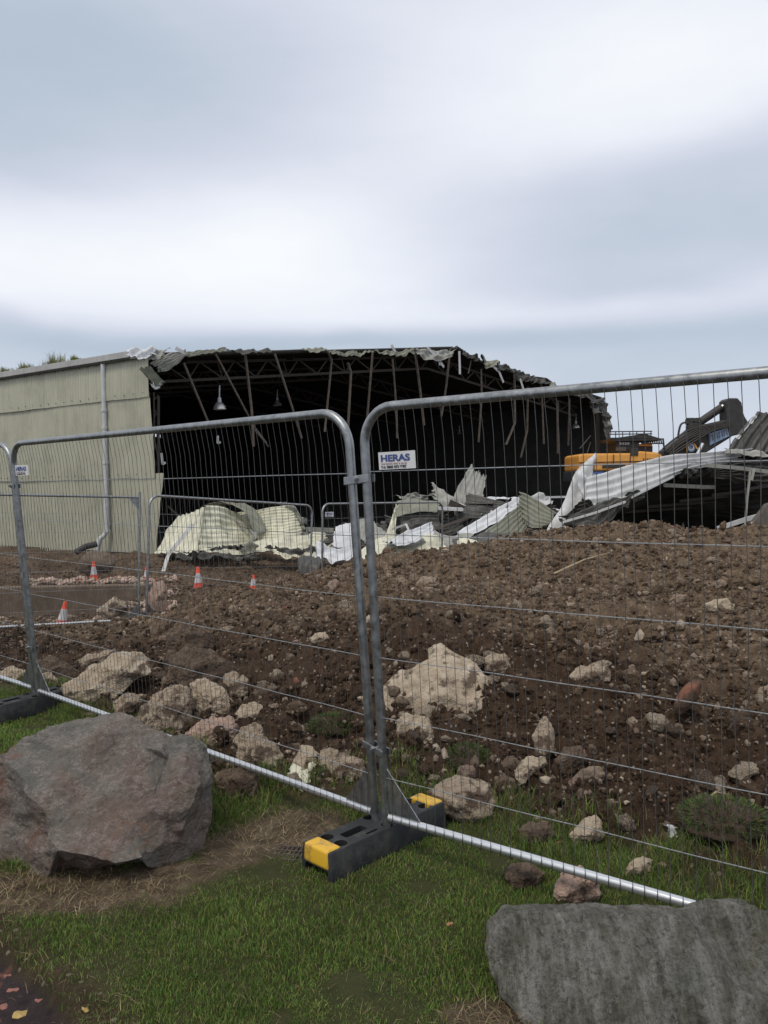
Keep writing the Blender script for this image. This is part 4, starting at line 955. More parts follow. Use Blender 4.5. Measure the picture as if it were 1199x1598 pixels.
# wall cladding, three tiers of corrugated sheet
def wall_tier(z0, z1, e0, e1, push, name, L_=44, seed=0):
    """e0/e1: where the corner edge of the tier is (metres along the wall) at bottom and top"""
    pitch = .17; n = int(L_ / pitch * 6); t = np.linspace(0, 1, n); rows = 7; V = []
    for r in range(rows):
        k = r / (rows - 1); e = e0 + (e1 - e0) * k; s = e + (L_ - e) * t
        off = push + .020 * np.clip(np.sin(s / pitch * 2 * math.pi) * 1.8, -1, 1) + (.03 * fbm(np.stack([s * .35, s * 0 + k * 2 + seed, s * 0], -1), 2, 3 + seed))
        zz = z0 + (z1 - z0) * k + (fbm(np.stack([s * 1.2, s * 0 + seed, s * 0], -1), 3, 8) * .018 if r == 0 else 0)
        V.append(K0 * [1, 1, 0] + WD * s[:, None] + WN * np.asarray(off)[:, None] + UPV * np.asarray(zz + s * 0)[:, None])
    V = np.concatenate(V); i = np.arange(rows * n).reshape(rows, n); q = np.stack([i[:-1, :-1], i[:-1, 1:], i[1:, 1:], i[1:, :-1]], -1).reshape(-1, 4)
    return sh(mesh_np(name, V, q, M_cream, smooth=True))
zl1 = wp(235, 618)[2]; zl2 = wp(236, 745)[2]; zt = wp(215, 556)[2]
def walle(px, py): return (wp(px, py) - K0) @ WD
wall_tier(zl1 - .03, zt, walle(237, 620), walle(236, 600), .10, 'upper_cladding', seed=1)
wall_tier(zl2 - .03, zl1 + .15, walle(244, 742), walle(237, 620), .05, 'middle_cladding', seed=2)
wall_tier(-1.0, zl2 + .15, walle(242, 868), walle(256, 744), .0, 'lower_cladding', seed=3)
m = MB()
for zz, pu in ((zl1 + .12, .13), (zl2 + .12, .08), (zl1 + 1.4, .13)):
    for s in np.arange(.4, 40, .55): m.box(K0 * [1, 1, 0] + WD * s + WN * (pu + .0) + UPV * (zz + .02 * math.sin(s * 7)), (.03, .03, .03))
sh(m.build('fixing_bolts', M_steel))['kind'] = 'stuff'
# inner lining and steel posts behind the cladding
Rend = ER * [1, 1, 0]
def quadwall(a, b, z0, z1, name, mat, ridge=None, zr=0):
    P = [np.r_[a[:2], z0], np.r_[b[:2], z0], np.r_[b[:2], z1]] + ([np.r_[ridge[:2], zr]] if ridge is not None else []) + [np.r_[a[:2], z1]]
    nn = unit(np.cross(np.array(P[1]) - P[0], np.array(P[2]) - P[1])) * .06
    return sh(MB().prism(P, nn * 0, nn).build(name, mat))
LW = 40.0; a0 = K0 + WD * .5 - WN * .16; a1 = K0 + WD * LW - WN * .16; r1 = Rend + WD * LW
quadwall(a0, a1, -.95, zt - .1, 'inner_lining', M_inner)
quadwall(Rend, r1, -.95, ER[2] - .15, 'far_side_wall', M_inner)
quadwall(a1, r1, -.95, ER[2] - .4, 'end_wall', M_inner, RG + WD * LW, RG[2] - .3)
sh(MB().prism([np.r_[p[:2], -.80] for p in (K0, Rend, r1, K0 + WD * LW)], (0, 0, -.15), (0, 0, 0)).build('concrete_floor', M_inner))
def roof_slope(eave, ridge, name, jag, seed, over=.25):
    pitch = .26; n = int(LW / pitch * 6); rows = 14; s = np.linspace(0, LW, n); V = []; V2 = []
    for r in range(rows):
        k = r / (rows - 1); base = eave + (ridge - eave) * k + (eave - ridge) * (over / 14 if r == 0 else 0)
        j = jag * fbm(np.array([[k * 9, seed, 0.]]), 3, seed)[0]
        ss = j + (LW - j) * (s / LW); off = .03 * np.sin(s / pitch * 2 * math.pi)
        P = base + WD * ss[:, None] + UPV * off[:, None]; V.append(P); V2.append(base + WD * ss[:, None] - UPV * .14)
    N1 = rows * n; V = np.concatenate(V + V2); i = np.arange(N1).reshape(rows, n)
    q = np.stack([i[:-1, :-1], i[:-1, 1:], i[1:, 1:], i[1:, :-1]], -1).reshape(-1, 4)
    e = [np.stack([a[:-1], a[1:], a[1:] + N1, a[:-1] + N1], -1) for a in (i[0], i[-1], i[:, 0], i[:, -1])]
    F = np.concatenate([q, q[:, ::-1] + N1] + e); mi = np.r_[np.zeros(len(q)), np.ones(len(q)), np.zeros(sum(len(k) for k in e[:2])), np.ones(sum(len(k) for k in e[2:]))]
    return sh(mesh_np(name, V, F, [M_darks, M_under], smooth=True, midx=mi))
roof_slope(E0, RG, 'roof_slope', .5, 3); roof_slope(ER, RG, 'roof_slope', .7, 5)
# gutter along the eave
g0p = wp(207, 553, .14)
gs0 = (g0p - K0) @ WD
m = MB(); c0 = K0 * [1, 1, 0] + WD * gs0 + WN * .24; c1 = K0 * [1, 1, 0] + WD * 44 + WN * .24; zg = wp(205, 553, .2)[2]
m.bar(c0 + UPV * zg, c1 + UPV * (zg), .16, .24, up=UPV); sh(m.build('gutter', M_gutter, bevel=.02))
# downpipe
pt, pb = wp(159, 566, .2), wp(167, 828, .2); sdp = (wp(163.5, 700, .2) - K0) @ WD
bx = K0 * [1, 1, 0] + WD * sdp + WN * .17
DP = sh(auto_smooth(MB().tube([bx + UPV * (zg - .05), bx + UPV * 3.0, bx + UPV * pb[2], bx + UPV * (pb[2] - .22) + WD * .12 + WN * .1, bx + UPV * (pb[2] - .32) + WD * .22 + WN * .2, bx + UPV * (pb[2] - .75) + WD * .30 + WN * .25], .095, 14).build('downpipe', M_pipe), 50))
m = MB()
for py in (667, 722, 828, 640): zc = wp(165, py, .2)[2]; m.lathe([(.097, -.05), (.122, -.05), (.122, .05), (.097, .05)], bx + UPV * zc, 14)
o = m.build('pipe_collar', M_pipe); o.parent = DP
# trusses: one traced frame repeated deeper in the shed
def truss(off, first=False):
    root = bpy.data.objects.new('roof_truss', None); COL.objects.link(root); sh(root)
    sc = .07
    top = [gp(250, 563), gp(700, 553), gp(850, 606), gp(925, 634)]; bot = [gp(262, 593), gp(692, 572), gp(860, 626), gp(925, 648)]
    mv = -GN * 0 + WD * off
    m = MB()
    for P in (top, bot):
        for a, b in zip(P[:-1], P[1:]): m.bar(a + mv, b + mv, .09, .11)
    m.build('truss_chord', M_steel, root)
    m = MB(); na = 34
    def lerp(P, k):
        x = k * (len(P) - 1); i = min(int(x), len(P) - 2); return P[i] + (P[i + 1] - P[i]) * (x - i)
    import bisect
    lt = np.cumsum([0] + [np.linalg.norm(b - a) for a, b in zip(top[:-1], top[1:])]); lb = np.cumsum([0] + [np.linalg.norm(b - a) for a, b in zip(bot[:-1], bot[1:])])
    def al(P, Lc, k): return np.array([np.interp(k * Lc[-1], Lc, [p[j] for p in P]) for j in range(3)])
    for i in range(na):
        k0, k1 = i / na, (i + 1) / na; a = al(top if i % 2 else bot, lt if i % 2 else lb, k0); b = al(bot if i % 2 else top, lb if i % 2 else lt, k1); m.bar(a + mv, b + mv, .06, .06)
        if i % 4 == 0: m.bar(al(top, lt, k0) + mv, al(bot, lb, k0) + mv, .05, .05)
    m.build('truss_web', M_steel, root)
    return root
for o_ in (1.0, 7.0, 13.0, 19.0): truss(o_)
# purlins under the roof
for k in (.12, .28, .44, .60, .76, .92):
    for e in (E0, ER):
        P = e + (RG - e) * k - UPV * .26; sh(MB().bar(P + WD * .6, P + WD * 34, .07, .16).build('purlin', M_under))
# columns at the torn end
def posts():
    m = MB(); b = lambda p, q, w, off=.5: m.bar(gp(*p, off), gp(*q, off), w, w)
    b((247, 618), (247, 742), .10); b((240, 612), (241, 700), .06)
    for k in range(9): y = 625 + k * 13; b((240, y), (247, y + (9 if k % 2 else -9)), .04)
    b((250, 742), (246, 800), .09); b((262, 790), (300, 825), .07, .2)
    sh(m.build('corner_lattice_post', M_steel))
    m = MB(); m.bar(gp(929, 632, .6), gp(931, 790, .6), .38, .42, up=GD); sh(m.build('end_column', M_steel))
    for px in (480, 640, 800): m = MB(); pa = gp(px, 560 + max(0, px - 690) * .5, 19); pb_ = pa.copy(); pb_[2] = -.8; m.bar(pa, pb_, .2, .3); sh(m.build('inner_column', M_steel))
posts()
BARS = [((287, 566), (326, 661)), ((337, 553), (398, 668), (416, 692)), ((383, 552), (393, 640), (396, 697)), ((429, 552), (455, 632), (471, 684)),
        ((511, 547), (518, 562), (507, 674)), ((543, 566), (548, 582), (543, 672)), ((582, 549), (573, 655)), ((613, 560), (619, 640), (620, 684)), ((648, 548), (656, 610), (662, 664)),
        ((703, 544), (697, 600), (689, 650)), ((751, 576), (752, 620), (747, 690)), ((803, 592), (804, 660), (790, 694)), ((824, 604), (823, 672), (813, 714)), ((845, 598), (847, 640), (849, 693)),
        ((870, 625), (871, 708)), ((889, 622), (887, 695)), ((736, 560), (731, 583)), ((395, 668), (419, 697)), ((232 + 690, 690), (912, 720)), ((905, 700), (922, 680))]
for k, b in enumerate(BARS):
    m = MB(); P = [gp(x, y, -.15 - .12 * (k % 3) - .1 * j) for j, (x, y) in enumerate(b)]
    for a, c in zip(P[:-1], P[1:]): m.bar(a, c, (.085, .07, .10)[k % 3] if k < 16 else .05, .06 if k < 16 else .04, up=GD)
    sh(m.build('hanging_purlin', M_steel_l))
WB = [((667, 542), (681, 556), (693, 573)), ((683, 548), (687, 570)), ((717, 548), (718, 584)), ((768, 570), (779, 580), (786, 597)), ((812, 591), (819, 614)), ((857, 601), (869, 609)), ((274, 543), (297, 556)), ((611, 538), (617, 549))]
for b in WB:
    m = MB(); P = [gp(x, y, -.5) for x, y in b]
    for a, c in zip(P[:-1], P[1:]): m.bar(a, c, .13, .02, up=GN)
    sh(m.build('torn_white_trim', M_white_s))
def torn(A, B, ribs, mat, seed, off=-.45, cr=.06, amp=.03, tn=.05):
    o = sheet('torn_sheet', [gp(x, y, off) for x, y in A], [gp(x, y, off - .25) for x, y in B], ribs, mat, M_darks, amp, cr, tn, seed, raw=True); return sh(o)
torn([(236, 567), (262, 551), (288, 546)], [(250, 578), (264, 575), (294, 555)], 5, M_greys, 1, cr=.09)
torn([(286, 551), (315, 547), (352, 542)], [(292, 556), (318, 554), (348, 547)], 3, M_olive, 2)
torn([(236, 570), (248, 588), (257, 597)], [(218, 577), (231, 590), (243, 607)], 6, M_olive, 3, off=-.7, cr=.05)
torn([(238, 596), (246, 598), (256, 597)], [(236, 600), (242, 607), (247, 602)], 2, M_white_s, 4, off=-.8, cr=.08)
torn([(196, 548), (216, 545), (243, 544)], [(202, 555), (224, 561), (240, 557)], 1, M_greyw, 5, off=-.9, cr=.12)
torn([(228, 546), (246, 543), (262, 545)], [(230, 562), (243, 562), (256, 556)], 2, M_greys, 6, off=-.7, cr=.12)
torn([(352, 546), (385, 545), (425, 546)], [(356, 548), (388, 551), (422, 548)], 1, M_darks, 7)
torn([(470, 545), (495, 543), (514, 543)], [(474, 546), (495, 549), (512, 547)], 1, M_olive, 8)
torn([(513, 545), (545, 549), (583, 546)], [(515, 547), (548, 556), (580, 550)], 2, M_olive, 9, cr=.1)
torn([(583, 546), (612, 546), (648, 546)], [(586, 549), (614, 556), (646, 550)], 2, M_olive, 10, cr=.12)
torn([(648, 546), (675, 545), (712, 544)], [(652, 554), (676, 564), (706, 556)], 2, M_greys, 11, cr=.14)
for k, (x, y) in enumerate(((722, 549), (748, 559), (775, 570), (802, 580), (830, 590), (858, 599), (886, 608), (912, 617))):
    torn([(x, y - 3), (x + 14, y + 2), (x + 30, y + 7)], [(x + 2, y + 3 + (k % 3) * 3), (x + 15, y + 9 + (k % 2) * 4), (x + 29, y + 13)], 2, [M_darks, M_olive, M_darks, M_darks][k % 4], 20 + k, cr=.14, off=-.3)
torn([(925, 625), (940, 622), (950, 630)], [(928, 645), (943, 648), (955, 662)], 2, M_darks, 31, cr=.25)
torn([(938, 640), (943, 670), (949, 700)], [(948, 650), (954, 664), (951, 705)], 2, M_greys, 32, cr=.12)
torn([(942, 660), (950, 668), (957, 672)], [(940, 650), (946, 650), (953, 657)], 1, M_darks, 33, cr=.2)
# small roof edge hooks
m = MB()
for px in range(128, 240, 6): P = wp(px, 560 - (px - 128) * .135, .1); P = K0 * [1, 1, 0] + WD * ((P - K0) @ WD) + UPV * (E0[2] + .06) - WN * .4; m.box(P, (.07, .07, .10))
sh(m.build('roof_bolts', M_darks))['kind'] = 'stuff'
# grass growing on the roof edge
for k, (px, py, wd, hh, lab) in enumerate(((85, 572, 1.15, .42, 'largest tuft of wild grass growing out of the shed gutter'), (38, 578, .8, .26, 'smaller tuft of grass growing out of the gutter further left'), (8, 584, .7, .22, 'grass tuft on the gutter at the left picture edge'), (118, 560, .45, .22, 'thin tuft of grass right of the largest gutter tuft'))):
    rng = np.random.default_rng(60 + k); P = wp(px, py, .2); s = (P - K0) @ WD; b = K0 * [1, 1, 0] + WD * s + WN * .2 + UPV * (zg + .10)
    n = 420; t = rng.normal(0, .42, n) * wd; x = b[0] + WD[0] * t + WN[0] * rng.normal(0, .06, n); y = b[1] + WD[1] * t + WN[1] * rng.normal(0, .06, n)
    r = empty('grass_tuft', b, lab, 'grass tuft', 'grass on the shed gutter'); h = rng.uniform(.25, 1.25, n) * hh * np.exp(-(t / wd) ** 2 * 1.0) * (1 + .4 * np.sin(t * 9))
    o = blades('grass_blades', x, y, np.full(n, b[2]), h, np.full(n, .012), rng.uniform(.1, .7, n), [M_g[0], M_g[2], M_g[3]], rng.choice(3, n, p=[.3, .35, .35]), None, parent=r, loc=b); o.location = (0, 0, 0)
# high bay lamps
def lamp(P, r, label):
    root = empty('high_bay_lamp', P, label, 'lamp', 'lamps hanging inside the shed')
    auto_smooth(MB().lathe([(r, 0), (r * .98, r * .10), (r * .86, r * .5), (r * .55, r * .95), (r * .32, r * 1.1), (r * .30, r * 1.1), (r * .5, r * .9), (r * .8, r * .45), (r * .95, .02)], (0, 0, 0), 22).build('lamp_shade', M_lamp, root))
    auto_smooth(MB().lathe([(0, r * 1.0), (r * .30, r * 1.05), (r * .30, r * 1.7), (r * .16, r * 1.85), (0, r * 1.85)], (0, 0, 0), 14).build('ballast_housing', M_pipe, root))
    MB().tube([(0, 0, r * 1.8), (.02, 0, r * 3.6)], .03, 6).build('hanger', M_pipe, root); return root
lamp(gp(343, 639, 1.0), .27, 'nearest big bell lamp hanging beneath the truss on the left')
lamp(at(433, 633, 43), .24, 'smaller looking bell lamp deeper inside right of the nearest one')
lamp(gp(899, 668, 1.2), .23, 'bell lamp hanging near the far right corner of the shed')
lamp(at(717, 677, 52), .15, 'faint far lamp deep inside the middle of the shed')
for p, q, lab in (((340, 680), (340, 692), 'small white tag dangling inside the shed below the nearest lamp'), ((252, 707), (254, 725), 'torn white scrap hanging by the left corner post')):
    a, b = gp(*p, .1), gp(*q, .1); o = MB().bar(a, b, .09, .02, up=GN).bar(b, b + (a - b) * .2 + GD * .12, .08, .02, up=GN).build('hanging_scrap', M_white_s, loc=a); tag(o, lab, 'scrap')

# ------------------------------------------------------------------ debris pile
GP = 'torn cladding sheets in the rubble pile'
def S(label, A, B, ribs, mat, back=None, **kw):
    return sheet('cladding_sheet', A, B, ribs, mat, back or M_darks, label=label, cat='metal sheet', group=GP, **kw)
S('steep left half of the large cream sheet beside the shed corner', [(240, 864, 26.4), (258, 828, 27.6), (276, 806, 28.0)], [(312, 864, 24.6), (316, 826, 25.2), (320, 790, 26.0)], 6, M_cream2, seed=1, crumple=.08, amp=.022)
S('broad right half of the large cream sheet, sloping down from the fold', [(319, 789, 25.9), (362, 800, 26.9), (404, 822, 27.4)], [(306, 864, 24.6), (352, 862, 25.4), (398, 850, 26.2)], 8, M_cream2, seed=101, crumple=.13, amp=.022)
S('dark strip added as shade under the broad cream half', [(330, 854, 24.3), (352, 851, 24.3), (374, 852, 24.3)], [(330, 858, 24.2), (352, 856, 24.2), (374, 855, 24.2)], 1, M_darks, seed=102, crumple=.08, torn=.08)  # no real sheet: dark strip painting the shade under the cream half
S('dark strip put in as the shaded gap below the right cream sheets', [(418, 852, 23.9), (455, 856, 23.8), (490, 857, 23.8)], [(422, 857, 23.8), (455, 862, 23.7), (488, 861, 23.7)], 1, M_darks, seed=103, crumple=.1, torn=.08)  # dark sheet added to paint the shaded gap under the cream sheets
S('dark ragged strip drawn as shade along the foot of the cream sheets', [(262, 866, 24.0), (330, 862, 24.0), (400, 868, 23.9)], [(266, 872, 23.9), (330, 872, 23.8), (398, 874, 23.8)], 1, M_darks, seed=104, crumple=.16, torn=.1)  # dark strip added as the black line of shade beneath the pile
S('folded grey-green sheet curling over the top of the cream sheet', [(316, 789, 27.5), (362, 800, 26.6), (402, 836, 26.0)], [(352, 787, 28.2), (396, 806, 27.2), (418, 830, 26.6)], 5, M_olive, M_cream2, seed=2, crumple=.08, bulge=.3)
S('cream ribbed sheet with a crinkled right end behind the folded one', [(372, 803, 28.4), (412, 794, 27.4), (452, 788, 27.0)], [(392, 852, 26.4), (440, 848, 25.6), (486, 842, 26.4)], 13, M_cream2, seed=3, crumple=.10, amp=.024)
S('crinkled grey torn edge right of the cream ribbed sheet', [(436, 787, 27.4), (452, 788, 27.2), (466, 800, 27), (478, 822, 26.6)], [(444, 794, 27.2), (456, 800, 27), (466, 812, 26.8), (474, 832, 26.4)], 2, M_greys, seed=4, crumple=.2, torn=.1)
S('long low cream sheet in front of the arching one', [(262, 862, 25.2), (330, 858, 25), (430, 842, 25.2), (492, 838, 25.4)], [(330, 866, 24.4), (380, 858, 24.5), (440, 866, 24.4), (498, 866, 24.4)], 4, M_cream2, seed=5, crumple=.12)
S('dark upturned flap lying on the long low cream sheet', [(355, 795, 27.0), (378, 815, 26.4), (402, 838, 25.9)], [(345, 790, 27.2), (385, 826, 26), (396, 846, 25.6)], 1, M_greys, seed=6, crumple=.1)
S('crumpled grey shred beneath the dark flap', [(372, 850, 24.6), (388, 845, 24.6), (402, 850, 24.5)], [(374, 858, 24.4), (390, 860, 24.3), (404, 853, 24.4)], 1, M_olive, seed=7, crumple=.16)
S('narrow cream sheet poking out left of the rear panel post', [(415, 848, 24.6), (450, 853, 24.4), (486, 852, 24.2)], [(430, 860, 24.2), (455, 868, 24), (482, 870, 24)], 2, M_cream2, seed=8, crumple=.1)
S('white sheet standing up left of the middle fence posts', [(524, 822, 24.6), (540, 819, 24.7), (560, 818, 24.8)], [(519, 852, 23.6), (540, 856, 23.5), (562, 856, 23.6)], 4, M_greyw, seed=9, crumple=.07)
S('crumpled white sheet lying low left of the standing white one', [(490, 848, 23.4), (515, 852, 23.4), (556, 850, 23.4)], [(494, 868, 22.8), (522, 880, 22.6), (556, 874, 22.8)], 4, M_greyw, seed=10, crumple=.16)
S('cream sheet between the rear panels', [(478, 832, 25.4), (500, 828, 25.4), (522, 836, 25.2)], [(480, 850, 24.8), (502, 852, 24.6), (518, 858, 24.4)], 3, M_cream2, seed=11, crumple=.1)
S('dark curled sheet with its bright lip at the end of the rear panel', [(470, 905, 19.6), (472, 885, 20), (486, 872, 20.6)], [(492, 912, 19.4), (502, 892, 19.6), (508, 876, 20.2)], 2, M_darks, M_greys, seed=12, crumple=.08, bulge=.2)
S('wide cream sheet spilling towards the soil behind the middle posts', [(562, 862, 21.6), (590, 846, 22.4), (640, 842, 22.8), (682, 838, 22.8)], [(566, 902, 19.6), (604, 892, 20), (650, 878, 20.6), (694, 866, 21)], 3, M_cream2, seed=13, crumple=.12, amp=.03)
S('grey-white ribbed sheet lying across the wide cream sheet', [(596, 846, 21.6), (634, 828, 22.2), (674, 812, 22.8)], [(622, 856, 21.0), (650, 846, 21.6), (680, 832, 22.2)], 4, M_greyw, seed=14, crumple=.07)
S('bent cream end folded down from the grey-white ribbed sheet', [(660, 834, 21.4), (674, 834, 21.4), (690, 840, 21.4)], [(672, 866, 20.8), (684, 866, 20.8), (702, 862, 20.8)], 3, M_cream2, seed=15, crumple=.06)
S('grey rounded flap behind the middle fence posts', [(552, 835, 23), (562, 818, 23.4), (580, 812, 23.4)], [(575, 850, 22.6), (598, 842, 22.6), (604, 832, 22.8)], 2, M_greys, seed=16, crumple=.1, bulge=.1)
S('tall pointed cream sliver left of the grey-green sheet', [(600, 838, 23.6), (610, 812, 24), (618, 786, 24.4)], [(618, 838, 23.6), (618, 815, 24), (621, 788, 24.4)], 1, M_cream2, seed=17, crumple=.04)
S('grey-green ribbed sheet on top of the pile below the fence sign', [(620, 782, 24.8), (650, 780, 24.8), (688, 782, 24.6)], [(616, 806, 24), (650, 798, 24), (684, 798, 24)], 4, M_olive, seed=18, crumple=.06)
S('ragged tan strip standing behind the grey-green ribbed sheet', [(624, 776, 25.4), (645, 770, 25.4), (668, 774, 25.4)], [(626, 782, 25.2), (645, 782, 25.2), (668, 784, 25.2)], 3, M_greys, seed=19, crumple=.1, torn=.12)
S('dark hollow sheet hanging below the grey-green ribbed sheet', [(622, 806, 24.2), (650, 800, 24.2), (684, 800, 24.2)], [(628, 834, 23.8), (655, 826, 23.8), (690, 826, 23.8)], 3, M_darks, seed=20, crumple=.06)
S('short cream ribbed sheet leaning at the foot of the tallest spike', [(675, 754, 25.6), (694, 766, 25.4), (716, 782, 25.2)], [(676, 776, 25), (694, 788, 24.8), (712, 794, 24.7)], 4, M_greys, seed=21, crumple=.06, torn=.07)
S('tallest spike, a tan ribbed sheet standing upright in the pile', [(706, 790, 25.4), (716, 758, 26), (735, 727, 26.6)], [(748, 792, 25.2), (755, 772, 25.6), (758, 746, 26.2)], 5, M_greys, M_cream2, seed=22, crumple=.06, torn=.10)
S('dark ribbed sheet sloping down right of the tallest spike', [(730, 768, 24.6), (762, 776, 24.4), (796, 786, 24.2)], [(722, 808, 23.8), (750, 810, 23.8), (782, 802, 23.8)], 6, M_darks, M_olive, seed=23, crumple=.05)
S('grey-blue flat sheet running up to the right across the pile', [(714, 828, 22.8), (762, 802, 23.4), (808, 776, 24)], [(722, 842, 22.4), (772, 816, 23), (814, 786, 23.6)], 2, M_greyw, M_darks, seed=24, crumple=.04, amp=.03)
S('olive-green ribbed sheet, left half of the bent pair in the middle', [(744, 838, 22.0), (778, 814, 22.8), (812, 790, 23.4)], [(790, 848, 21.6), (812, 838, 22.0), (828, 812, 22.8)], 6, M_olive, M_cream2, seed=25, crumple=.04, amp=.035)
S('dark olive ribbed sheet bent up to the right of its lighter half', [(812, 768, 23.8), (842, 782, 23.2), (871, 801, 22.6)], [(810, 806, 23.2), (828, 822, 22.4), (852, 822, 22.2)], 6, M_olive, M_darks, seed=26, crumple=.04, amp=.035)
S('low slate-grey sheet under the olive-green pair', [(706, 842, 21.8), (770, 830, 21.9), (838, 826, 21.9)], [(712, 862, 21), (770, 858, 20.8), (846, 846, 20.9)], 3, M_darks, M_greys, seed=27, crumple=.08)
S('crumpled pale ribbed scrap at the soil edge', [(714, 838, 21.2), (728, 840, 21.2), (742, 846, 21)], [(720, 862, 20.4), (738, 862, 20.4), (758, 852, 20.6)], 5, M_cream2, M_greys, seed=28, crumple=.14)
S('white bent sheet behind the dark olive one', [(828, 776, 25), (846, 769, 25), (852, 770, 25)], [(850, 792, 24.6), (862, 792, 24.6), (868, 786, 24.6)], 2, M_white_s, seed=29, crumple=.1)
S('thin pale sheet on the horizon of the pile behind the spike', [(756, 778, 26), (785, 774, 26), (815, 775, 26)], [(760, 783, 25.6), (785, 782, 25.6), (812, 783, 25.6)], 2, M_greyw, seed=30, crumple=.06)
S('grey ribbed sheet low between olive sheet and rear panel post', [(676, 828, 22.4), (700, 834, 22.2), (742, 838, 22)], [(682, 842, 21.8), (700, 858, 21.2), (716, 866, 21)], 4, M_greys, M_darks, seed=31, crumple=.09)
S('tall white sheet standing left of the orange digger', [(930, 706, 21.6), (898, 738, 21.4), (880, 784, 21), (853, 828, 20.4)], [(925, 742, 21.4), (912, 768, 21.2), (900, 806, 20.8), (886, 832, 20.4)], 1, M_white_s, M_greyw, seed=32, crumple=.07, torn=.05, amp=.03)
S('twisted olive strip rising from the clutter left of the white tray', [(640, 832, 24), (650, 812, 24.3), (668, 800, 24.5)], [(654, 834, 24), (664, 820, 24.2), (678, 808, 24.4)], 3, M_olive, seed=50, crumple=.12, torn=.06)
S('dark slab of sheet leaning under the dark ribbed one', [(690, 812, 23.6), (705, 806, 23.7), (722, 800, 23.8)], [(692, 836, 23.2), (708, 832, 23.3), (724, 828, 23.4)], 4, M_darks, M_greys, seed=51, crumple=.1)
S('narrow white curl standing behind the middle posts', [(602, 838, 24.4), (606, 826, 24.5), (616, 818, 24.6)], [(608, 842, 24.4), (614, 830, 24.5), (622, 824, 24.6)], 1, M_white_s, seed=52, crumple=.14, torn=.06)
S('grey ribbed offcut jutting left above the wide cream sheet', [(566, 846, 23), (586, 838, 23.2), (608, 836, 23.4)], [(570, 856, 22.8), (590, 850, 23), (606, 846, 23.2)], 4, M_greys, seed=53, crumple=.08)
S('bent dark sheet on the soil edge below the olive pair', [(790, 838, 21), (820, 832, 21.1), (858, 828, 21.1)], [(796, 850, 20.6), (826, 848, 20.5), (864, 842, 20.5)], 5, M_olive, M_darks, seed=54, crumple=.1)
S('torn white shred between dark ribbed sheet and grey-blue sheet', [(752, 806, 23.5), (770, 800, 23.6), (792, 794, 23.7)], [(756, 812, 23.4), (772, 808, 23.5), (790, 801, 23.6)], 2, M_greyw, seed=55, crumple=.14, torn=.1)
S('dirty torn rag of sheet hanging on the tall white one', [(902, 734, 21.0), (914, 742, 20.9), (926, 752, 20.9)], [(904, 768, 20.7), (912, 782, 20.6), (922, 770, 20.7)], 1, M_greyw, seed=33, crumple=.15)
S('long white ribbed sheet arching over the collapsed roof', [(914, 748, 20.8), (960, 733, 21), (1040, 712, 21.4), (1110, 704, 21.8), (1176, 700, 22.2)], [(916, 788, 20.2), (960, 782, 20.3), (1022, 758, 20.6), (1070, 736, 21.2), (1140, 722, 21.8)], 4, M_white_s, M_darks, seed=34, crumple=.03, amp=.05, nu=60)
S('dark ribbed sheet standing up at the right edge of the picture', [(1130, 712, 24), (1152, 676, 24.4), (1184, 641, 24.8)], [(1232, 732, 24.2), (1244, 700, 24.4), (1262, 664, 24.8)], 7, M_darks, M_olive, seed=35, crumple=.05, amp=.05)
S('pale torn edge of the dark ribbed sheet at the right', [(1140, 694, 23.8), (1160, 672, 24), (1178, 648, 24.2)], [(1141, 696, 23.8), (1162, 674, 24), (1180, 650, 24.2)], 1, M_white_s, seed=36, crumple=.06, torn=.08)
S('grey weathered board lying on top of the long white ribbed sheet', [(1133, 701, 21.9), (1170, 704, 21.9), (1215, 710, 21.9)], [(1133, 707, 21.7), (1170, 711, 21.7), (1215, 716, 21.7)], 1, M_greys, seed=37, crumple=.04)
# collapsed roof on the right: its underside faces us, shade put into its colour
CR = empty('collapsed_roof', at(1040, 838, 22), 'collapsed roof section with an underside coloured dark as shade right of the pile', 'collapsed roof')
def cr(o):
    o.parent = CR; o.matrix_parent_inverse = Matrix.Translation(-CR.location); return o
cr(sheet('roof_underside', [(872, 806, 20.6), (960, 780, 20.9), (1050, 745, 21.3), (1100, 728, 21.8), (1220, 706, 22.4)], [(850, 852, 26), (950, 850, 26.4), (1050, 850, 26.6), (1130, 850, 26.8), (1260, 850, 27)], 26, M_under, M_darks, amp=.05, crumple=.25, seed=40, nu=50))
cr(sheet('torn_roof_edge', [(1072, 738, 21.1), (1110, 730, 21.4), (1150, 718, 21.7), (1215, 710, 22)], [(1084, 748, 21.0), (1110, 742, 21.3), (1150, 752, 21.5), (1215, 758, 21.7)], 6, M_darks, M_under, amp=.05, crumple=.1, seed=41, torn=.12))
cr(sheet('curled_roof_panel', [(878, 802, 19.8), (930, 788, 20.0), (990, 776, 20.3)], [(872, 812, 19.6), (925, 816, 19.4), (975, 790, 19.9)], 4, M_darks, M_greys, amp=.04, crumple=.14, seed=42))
cr(sheet('dark_roof_panel', [(900, 786, 20.2), (950, 784, 20.4), (1010, 768, 20.7)], [(880, 812, 19.9), (940, 800, 20.1), (1000, 782, 20.5)], 5, M_darks, M_greys, amp=.05, crumple=.2, seed=43))  # panel in the dark sheet colour
def crbar(P, w, mat, name):
    m = MB(); Q = [at(*p) for p in P]
    for a, b in zip(Q[:-1], Q[1:]): m.bar(a, b, w, .05, up=(0, 1, 0))
    cr(m.build(name, mat))
crbar([(878, 815, 19.5), (930, 800, 19.6), (976, 783, 19.8)], .05, M_white_s, 'white_trim'); crbar([(984, 777, 20.2), (1052, 743, 20.8)], .05, M_white_s, 'white_trim')
